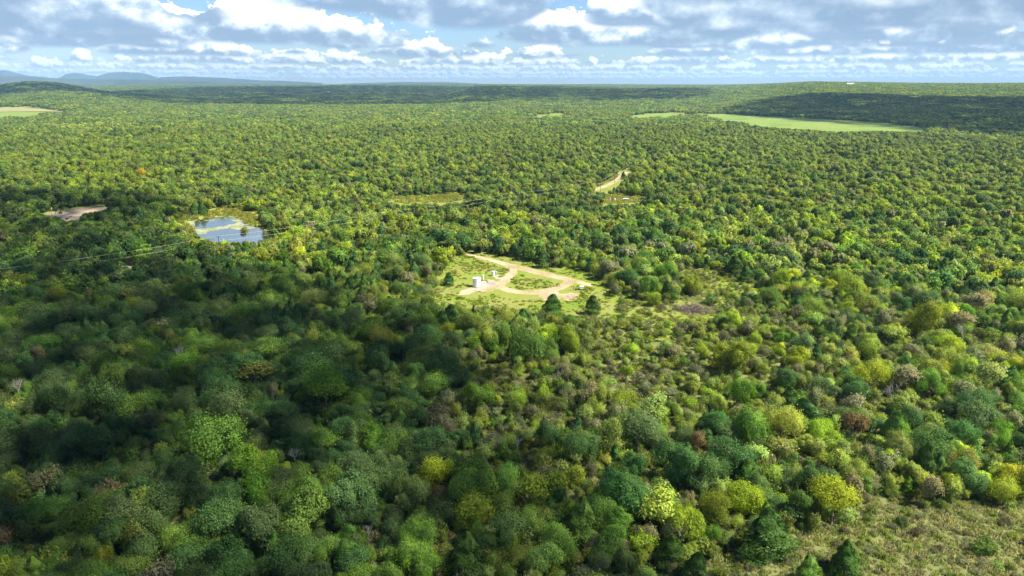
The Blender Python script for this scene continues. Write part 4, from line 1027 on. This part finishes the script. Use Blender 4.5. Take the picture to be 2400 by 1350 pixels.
# ------------------------------------------------------------------ well site
def part(name, bb, m, parent, smooth_sh=False):
    return link(name, bb.mesh(name, [m], smooth_sh), parent)
def band(r, z, hgt=0.06, n=32, t=0.025):
    return MB().lathe([(r, z), (r + t, z), (r + t, z + hgt), (r, z + hgt)], n)
def tank(px, py, r, h, label, group, ladder=True):
    t = thing('storage_tank', g(px, py), label, 'tank', group)
    part('shell', MB().lathe([(r, 0.12), (r, h)], 36), M_white, t, True)
    rf_ = part('roof', MB().lathe([(r + 0.04, h - 0.02), (r + 0.04, h + 0.05), (r * 0.5, h + 0.2), (0.001, h + 0.33)], 36), M_white, t)
    part('hatch', MB().lathe([(0.001, h + 0.45), (0.26, h + 0.45), (0.26, h + 0.2)], 14, (r * 0.35, -r * 0.3, 0)), M_steel, rf_)
    part('vent_pipe', MB().tube([(-r * 0.2, 0, h + 0.2), (-r * 0.2, 0, h + 0.7), (-r * 0.05, 0, h + 0.8)], 0.05, 8), M_steel, rf_)
    for z in (h * 0.16, h * 0.42, h * 0.68, h * 0.90): part('weld_band', band(r, z), M_band, t)
    part('base_shadow_ring', MB().lathe([(r + 0.10, 0.0), (r + 0.10, 0.14), (r - 0.02, 0.14)], 36), M_dark, t)  # dark ring standing for the shadow round the tank's foot
    if ladder:
        a = -0.35; lx, ly = math.cos(a), math.sin(a); tx, ty = -ly, lx
        lb = MB()
        for s in (-0.22, 0.22): lb.tube([(lx * (r + 0.16) + tx * s, ly * (r + 0.16) + ty * s, 0.1), (lx * (r + 0.16) + tx * s, ly * (r + 0.16) + ty * s, h + 0.9)], 0.025, 5)
        la = part('ladder', lb, M_steel, t)
        for z in np.arange(0.3, h, 0.33):
            part('rung', MB().tube([(lx * (r + 0.16) - tx * 0.22, ly * (r + 0.16) - ty * 0.22, z), (lx * (r + 0.16) + tx * 0.22, ly * (r + 0.16) + ty * 0.22, z)], 0.018, 4), M_steel, la)
    part('outlet_valve', MB().tube([(r, 0, 0.45), (r + 0.45, 0, 0.45), (r + 0.45, 0, 0.1)], 0.07, 8).lathe([(0.001, 0.38), (0.13, 0.38), (0.13, 0.52), (0.001, 0.52)], 10, (r + 0.25, 0, 0)), M_rust, t)
    return t
tank(1117.5, 672, 1.64, 3.75, 'large white cylindrical storage tank on the grassy well site', 'white tanks of the well site')
tank(1156.0, 646.5, 0.72, 2.1, 'small white tank behind the large one, nearer the dirt track', 'white tanks of the well site', False)
def vessel(px, py, r, h, label, stack=True):
    t = thing('treater_vessel', g(px, py), label, 'vessel')
    part('skirt', MB().lathe([(r * 1.05, 0), (r * 1.05, 0.35), (r, 0.4)], 20), M_steel, t)
    part('body', MB().lathe([(r, 0.35), (r, h - r * 0.6), (r * 0.85, h - r * 0.25), (r * 0.5, h - 0.05), (0.001, h)], 22), M_white, t, True)
    part('flange', band(r, h * 0.55, 0.08, 20, 0.05), M_band, t)
    part('side_pipe', MB().tube([(r, 0, h * 0.7), (r + 0.3, 0, h * 0.7), (r + 0.3, 0, 0.25), (r + 1.0, -0.1, 0.2)], 0.05, 7), M_rust, t)
    if stack: part('stack_pipe', MB().tube([(0, 0, h - 0.1), (0, 0, h + 0.25)], 0.06, 7), M_steel, t)
    return t
vessel(1132.4, 657.5, 0.36, 2.55, 'slim white upright treater vessel beside the large tank')
vessel(1162.2, 641.5, 0.24, 1.35, 'short white vessel at the small tank')
# pipe run from treater to tank
tag(link('flow_pipe', MB().tube([g(1122, 668) + [0, 0, 0.25], g(1128, 664) + [0, 0, 0.25], g(1133, 660) + [0, 0, 0.25]], 0.07, 7).mesh('flow_pipe', [M_white], True)), 'white pipe between large tank and treater', 'pipe')
tag(link('marker_post', MB().tube([(0, 0, 0), (0, 0, 1.9)], 0.06, 6).box((0, 0, 1.75), (0.3, 0.04, 0.3)).mesh('marker_post', [M_steel]), None, g(1162.5, 625)), 'thin marker post in the grass above the small tank', 'post')
# loose stones in the gravel
for q in range(26):
    p = g(1134 + R.random() * 30, 657 + R.random() * 13); s = 0.12 + 0.2 * R.random()
    vv_ = rdir(14) * [s, s * 0.8, s * 0.5] + [0, 0, s * 0.25]
    bb = MB(); bm_v = np.array([[-1, -1, 0], [1, -0.8, 0], [0.9, 1, 0], [-0.8, 0.9, 0], [-0.6, -0.5, 0.8], [0.6, -0.6, 0.7], [0.5, 0.6, 0.9], [-0.5, 0.5, 0.7]]) * s * (0.8 + 0.4 * R.random((8, 3)))
    bb.add(bm_v, [(0, 3, 2, 1), (4, 5, 6, 7), (0, 1, 5, 4), (1, 2, 6, 5), (2, 3, 7, 6), (3, 0, 4, 7)])
    o = link('stone', bb.mesh('stone', [M_gravel]), None, p + [0, 0, 0.045])
    tag(o, 'pale loose stone in the gravel between the two tanks', 'stone', 'loose stones in the gravel')

def pumpjack(px, py, sc, rz, label, head_m, body_m):
    t = thing('pump_jack', g(px, py), label, 'pump jack', None, rz, sc)
    part('base_skid', MB().box((0.2, 0.55, 0.14), (5.6, 0.22, 0.28)).box((0.2, -0.55, 0.14), (5.6, 0.22, 0.28)).box((-1.8, 0, 0.141), (0.2, 1.0, 0.24)).box((2.4, 0, 0.141), (0.2, 1.0, 0.24)), M_steel, t)
    for sx, sy in ((-0.9, 0.5), (-0.9, -0.5), (0.35, 0.5), (0.35, -0.5)):
        part('post_leg', MB().tube([(-0.2 + sx, sy, 0.28), (-0.2 + sx * 0.12, sy * 0.3, 3.4)], 0.10, 6), body_m, t)
    part('post_brace', MB().tube([(-0.72, 0.34, 1.5), (-0.72, -0.34, 1.5)], 0.05, 5).tube([(0.03, 0.34, 1.5), (0.03, -0.34, 1.5)], 0.05, 5), body_m, t)
    wb = part('walking_beam', MB().prism([(-2.5, 3.45), (2.3, 3.05), (2.3, 3.4), (-2.5, 3.85)], -0.13, 0.13), body_m, t)
    part('saddle_bearing', MB().box((-0.2, 0, 3.42), (0.5, 0.7, 0.16)), M_dark, wb)
    an = np.linspace(-0.55, 0.75, 9)
    outl = [(-2.45 - 0.75 * math.cos(a) + 0.1, 3.55 + 1.15 * math.sin(a)) for a in an] + [(-2.35, 4.15), (-2.3, 3.25)]
    part('horse_head', MB().prism(outl, -0.2, 0.2), head_m, t)
    part('bridle', MB().tube([(-3.05, 0.1, 3.3), (-3.05, 0.1, 1.5)], 0.03, 4).tube([(-3.05, -0.1, 3.3), (-3.05, -0.1, 1.5)], 0.03, 4).box((-3.05, 0, 1.45), (0.2, 0.4, 0.1)), M_steel, t)
    part('wellhead', MB().lathe([(0.2, 0), (0.2, 0.5), (0.1, 0.55), (0.1, 1.1), (0.03, 1.15), (0.03, 1.5)], 10, (-3.05, 0, 0)), M_rust, t)
    for s in (-0.62, 0.62):
        part('pitman_arm', MB().tube([(2.2, s, 3.2), (1.75, s, 1.35)], 0.06, 5), body_m, t)
        part('crank_weight', MB().prism([(1.2, 1.15), (1.5, 1.7), (2.1, 1.65), (2.35, 1.1), (2.1, 0.65), (1.45, 0.7)], s + (0.1 if s > 0 else -0.35), s + (0.35 if s > 0 else -0.1)), M_dark, t)
    part('equaliser_bar', MB().tube([(2.2, -0.7, 3.2), (2.2, 0.7, 3.2)], 0.07, 6), body_m, t)
    part('gear_box', MB().box((1.5, 0, 0.85), (1.0, 0.9, 1.1)), M_dark, t)
    part('motor', MB().box((2.6, 0, 0.62), (0.7, 0.6, 0.6)), M_dark, t)
    return t
pumpjack(134.5, 501.5, 1.0, 0.25, 'tall dark pump jack with pale yellow horse head on red dirt pad', M_yel, M_dark)
pumpjack(1345, 680.5, 0.44, 0.15, 'low rusty pump jack beside the white box in the well clearing', M_rust, M_rust)
t = thing('control_box', g(1363, 679), 'white control box on short legs at the right of the well clearing', 'box', rz=0.12)
part('cabinet', MB().box((0, 0, 0.95), (1.65, 0.9, 1.0)), M_white, t)
part('lid', MB().box((0, -0.03, 1.48), (1.8, 1.1, 0.06)), M_roofw, t)
part('door_panel', MB().box((0.1, -0.462, 0.95), (1.2, 0.02, 0.8)), M_band, t)
for sx in (-0.7, 0.7):
    for sy in (-0.35, 0.35): part('leg', MB().tube([(sx, sy, 0), (sx, sy, 0.46)], 0.06, 6), M_dark, t)
part('pipe', MB().tube([(-0.8, 0, 0.55), (-1.3, 0, 0.5), (-1.3, 0, 0.12), (-2.6, -0.1, 0.1)], 0.07, 6), M_rust, t)

# far tank site by the road
vessel(1430.0, 471.5, 0.30, 2.6, 'thin pale upright vessel at the far site, away from the shed', False)
vessel(1440.8, 472.5, 0.50, 2.4, 'stout white upright vessel at the far site, nearer the shed', False)
t = thing('shed', g(1466.5, 471), 'low white roofed shed at the far site by the road', 'shed', rz=-0.1)
part('wall', MB().box((0, 0, 0.75), (3.7, 2.4, 1.5)), M_grey, t)
part('roof', MB().prism([(-2.0, 1.5), (2.0, 1.5), (2.0, 1.62), (0, 1.9), (-2.0, 1.62)], -1.4, 1.4), M_roofw, t)
part('door', MB().box((-0.9, -1.22, 0.65), (0.9, 0.05, 1.25)), M_dark, t)
t = thing('gas_tank', g(1455.5, 471), 'small pale horizontal gas tank left of the shed', 'tank', rz=0.1)
part('body', MB().tube([(-0.75, 0, 0.6), (-0.7, 0, 0.6), (-0.55, 0, 0.6), (0.55, 0, 0.6), (0.7, 0, 0.6), (0.75, 0, 0.6)], [0.1, 0.25, 0.34, 0.34, 0.25, 0.1], 14), M_white, t, True)
for sx in (-0.45, 0.45): part('saddle', MB().box((sx, 0, 0.15), (0.14, 0.5, 0.32)), M_steel, t)

# barn on the ridge
def barn(az_px, r, L_, W_, H_, label, rz):
    a = math.radians(az_of(az_px)); x_, y_ = r * math.sin(a), r * math.cos(a); z_ = float(height(x_, y_))
    t = thing('barn', (x_, y_, z_ + 3.0), label, 'barn', rz=rz)
    part('wall', MB().box((0, 0, H_ / 2 - 2.5), (L_, W_, H_ + 5)), M_grey, t)  # white building: the shade on its front is put into the wall colour
    bb = MB(); n_ = 2
    bb.add([(-L_ / 2 - 0.5, -W_ / 2 - 0.6, H_ - 0.1), (L_ / 2 + 0.5, -W_ / 2 - 0.6, H_ - 0.1), (L_ / 2 + 0.5, 0, H_ + W_ * 0.34), (-L_ / 2 - 0.5, 0, H_ + W_ * 0.34), (-L_ / 2 - 0.5, W_ / 2 + 0.6, H_ - 0.1), (L_ / 2 + 0.5, W_ / 2 + 0.6, H_ - 0.1)], [(0, 1, 2, 3), (3, 2, 5, 4), (0, 3, 4), (1, 5, 2), (0, 4, 5, 1)])
    part('roof', bb, M_roofw, t)
    for sx in (-0.3, 0.05, 0.35): part('door', MB().box((sx * L_, -W_ / 2 - 0.06, H_ * 0.4), (L_ * 0.12, 0.1, H_ * 0.8)), M_dark, t)
barn(1993, 3950, 28, 15, 6, 'long white roofed barn alone on the right hand ridge', -0.5)
barn(768, 5200, 20, 14, 6, 'tiny white building far out on the plain', 0.2)

# power line: poles and two wires
def pole(p, hgt, label, rz):
    t = thing('utility_pole', p, label, 'pole', 'poles of the power line', rz)
    part('post', MB().tube([(0, 0, -0.5), (0, 0, hgt * 0.5), (0, 0, hgt)], [0.17, 0.15, 0.12], 8), M_pole, t)
    ca = part('crossarm', MB().box((0, 0, hgt - 0.5), (2.4, 0.14, 0.16)), M_pole, t)
    part('bracket', MB().box((0.17, 0, hgt - 2.36), (0.2, 0.08, 0.1)), M_steel, t)
    for s in (-1.05, 1.05): part('insulator', MB().lathe([(0.03, 0), (0.07, 0.02), (0.05, 0.1), (0.07, 0.14), (0.001, 0.24)], 8, (s, 0, hgt - 0.42)), M_ins, ca)
    return t
PH = 9.0
pA = g(1440, 428.5); pB = g(1407, 450); pEnd = g(-60, 690)
line = [pA, pB]
dAB = pEnd - pB; ln = float(np.linalg.norm(dAB)); ns = 4
for q in range(1, ns + 1): line.append(pB + dAB * q / ns)
line.insert(0, g(1483, 401.5))
rzl = math.atan2(dAB[1], dAB[0]) + PI / 2
names = ['farthest pole of the power line, by the road bend', 'slim wooden pole on the verge of the far road', 'wooden pole on the near edge of the far road', 'wooden pole in the wood beside the small far meadow', 'wooden pole among trees right of the pond', 'wooden pole among shaded trees left of the pond', 'last pole of the power line, past the left edge']
for q, p in enumerate(line): pole(p, PH, names[q], rzl)
nrm2 = np.array([math.cos(rzl), math.sin(rzl), 0])
for s_, z_, lb in ((-1.05, PH - 0.18, 'upper wire of the power line crossing the wood'), (0.22, PH - 2.3, 'lower wire of the power line crossing the wood')):
    pts = []
    for a_, c_ in zip(line[:-1], line[1:]):
        for f_ in np.linspace(0, 1, 15)[:-1]:
            pts.append(a_ + (c_ - a_) * f_ + nrm2 * s_ + np.array([0, 0, z_ - 4 * 1.1 * f_ * (1 - f_)]))
    pts.append(line[-1] + nrm2 * s_ + np.array([0, 0, z_]))
    tag(link('power_line_wire', MB().tube(pts, 0.03, 5).mesh('power_line_wire', [M_wire], True)), lb, 'wire', 'wires of the power line')

# brush pile
M_brush = plain('dead_brush', (0.165, 0.125, 0.10), 0.95, var=0.3, scale=2)
t = thing('brush_pile', g(1622, 728), 'heap of dead reddish grey branches at the end of the meadow', 'brush pile')
def branch_mesh():
    L_ = 1.6 + 3.0 * R.random(); r_ = 0.05 + 0.07 * R.random(); bb = MB()
    p0 = np.array([-L_ / 2, 0, 0]); p1 = np.array([0, R.normal() * 0.2, R.normal() * 0.2]); p2 = np.array([L_ / 2, R.normal() * 0.3, R.normal() * 0.3])
    bb.tube([p0, p1, p2], [r_, r_ * 0.8, r_ * 0.4], 5)
    for _ in range(4):
        s_ = p1 + (p2 - p1) * R.random(); bb.tube([s_, s_ + (unit((p2 - p1)[None])[0] + rdir(1)[0] * 0.9) * L_ * 0.25], [r_ * 0.4, r_ * 0.15], 3)
    return bb.mesh('branch', [M_brush])
BRM = [branch_mesh() for _ in range(10)]
for q in range(280):
    o = bpy.data.objects.new('branch', BRM[int(R.integers(10))]); COL.objects.link(o); o.parent = t
    ex, ey = R.normal() * 3.6, R.normal() * 2.6; hh_ = 2.0 * math.exp(-(ex / 4.2) ** 2 - (ey / 3) ** 2)
    o.location = (ex, ey, 0.15 + hh_ * R.random() ** 0.6)
    o.rotation_euler = (R.normal() * 0.3, R.normal() * 0.28, -0.45 + R.normal() * 0.9)

# ------------------------------------------------------------------ clouds
def cloud_mat():
    m, N, L = mat('cloud')
    out = N.new('ShaderNodeOutputMaterial'); d = N.new('ShaderNodeBsdfDiffuse'); t_ = N.new('ShaderNodeBsdfTranslucent'); mx = N.new('ShaderNodeMixShader')
    d.inputs['Color'].default_value = (0.92, 0.92, 0.92, 1); t_.inputs['Color'].default_value = (0.92, 0.92, 0.92, 1); mx.inputs[0].default_value = 0.35
    L.new(d.outputs[0], mx.inputs[1]); L.new(t_.outputs[0], mx.inputs[2]); L.new(mx.outputs[0], out.inputs[0]); return m
M_cloud = cloud_mat()
# ragged low clouds towards the sun: the ones whose shade lies on the wood
def shade_cloud(name, label, poly, cover, flake, soft, alt=900.0, thick=70.0):
    """flakes gathered where the sun's rays to the shaded ground pass cloud height"""
    poly = np.array(poly); lo, hi = poly.min(0), poly.max(0)
    area = 0.5 * abs(np.dot(poly[:, 0], np.roll(poly[:, 1], 1)) - np.dot(poly[:, 1], np.roll(poly[:, 0], 1)))
    n = int(cover * (hi[0] - lo[0]) * (hi[1] - lo[1]) / (2 * flake * flake * 0.8))
    q = lo + (hi - lo) * R.random((n, 2))
    q2 = q + R.normal(size=(n, 2)) * soft
    k = inpoly(q2[:, 0], q2[:, 1], [tuple(p) for p in poly])
    k &= R.random(n) < np.clip((fbm(q[:, 0] / (soft * 3.5) + 5, q[:, 1] / (soft * 3.5) + 3, 3) - 0.12) * 2.4, 0.15, 1)
    q = q[k]; tt = (alt + thick * R.normal(size=len(q)).clip(-2, 2) * 0.5) / math.sin(SUN_EL)
    p = np.column_stack([q, np.zeros(len(q))]) + SUN * tt[:, None]
    bb = MB(); cards(bb, p, unit(np.array([0, 0, 1.0]) + 0.6 * rdir(len(p))), flake * (0.6 + 0.8 * R.random(len(p))), 0.5, 0, 0.8, asp=0.9)
    tag(link(name, bb.mesh(name, [M_cloud], custom=True)), label, kind='stuff')
GP = lambda L_, z=6: [g(a, c, z)[:2] for a, c in L_]
shade_cloud('clouds', 'low cloud over the near wood', list(GP([(-350, 650), (500, 690), (880, 735), (1150, 770), (1290, 900), (1310, 1020), (1400, 1150), (1480, 1400)])) + [np.array([60, 20]), np.array([-350, 20]), np.array([-420, 180])], 1.2, 5.0, 13.0)
shade_cloud('clouds', 'low cloud over the pond wood', GP([(-600, 460), (0, 443), (300, 448), (430, 470), (380, 500), (420, 560), (560, 615), (900, 690), (500, 700), (-350, 660)]), 1.05, 5.0, 9.0)
shade_cloud('clouds', 'low cloud over the far right wood', GP([(1680, 262), (1760, 246), (1900, 240), (2150, 244), (2500, 250), (2900, 262), (2900, 335), (2420, 318), (2200, 304), (2080, 288), (1900, 276)]), 3.2, 16, 18, 2500, 60)
shade_cloud('clouds', 'low cloud over the middle distance', GP([(250, 242), (700, 246), (1200, 244), (1620, 240), (1650, 228), (1300, 214), (900, 210), (500, 212), (250, 220)]), 1.9, 22, 60, 2500, 60)
lh = np.array([(r_ * math.sin(math.radians(a)), r_ * math.cos(math.radians(a))) for a, r_ in ((-42, 4000), (-34, 3900), (-29, 4000), (-26, 4500), (-27, 5400), (-34, 5700), (-43, 5600))])
shade_cloud('clouds', 'low cloud over the left hill', lh, 1.8, 22, 40, 2500, 60)

# ------------------------------------------------------------------ haze
m, N, L = mat('haze')
out = N.new('ShaderNodeOutputMaterial'); pv = N.new('ShaderNodeVolumePrincipled')
pv.inputs['Color'].default_value = (0.35, 0.64, 1.0, 1); pv.inputs['Density'].default_value = 5.0e-5; pv.inputs['Anisotropy'].default_value = 0.0
L.new(pv.outputs[0], out.inputs['Volume'])
o = link('haze', MB().box((0, 0, 150), (43000, 43000, 400)).mesh('haze', [m])); tag(o, 'thin blue haze over the plain', kind='stuff')
print('trees', len(trees), 'single', int(indiv.sum()), 'under', nu, 'grass', ngr, 'groves', nf)
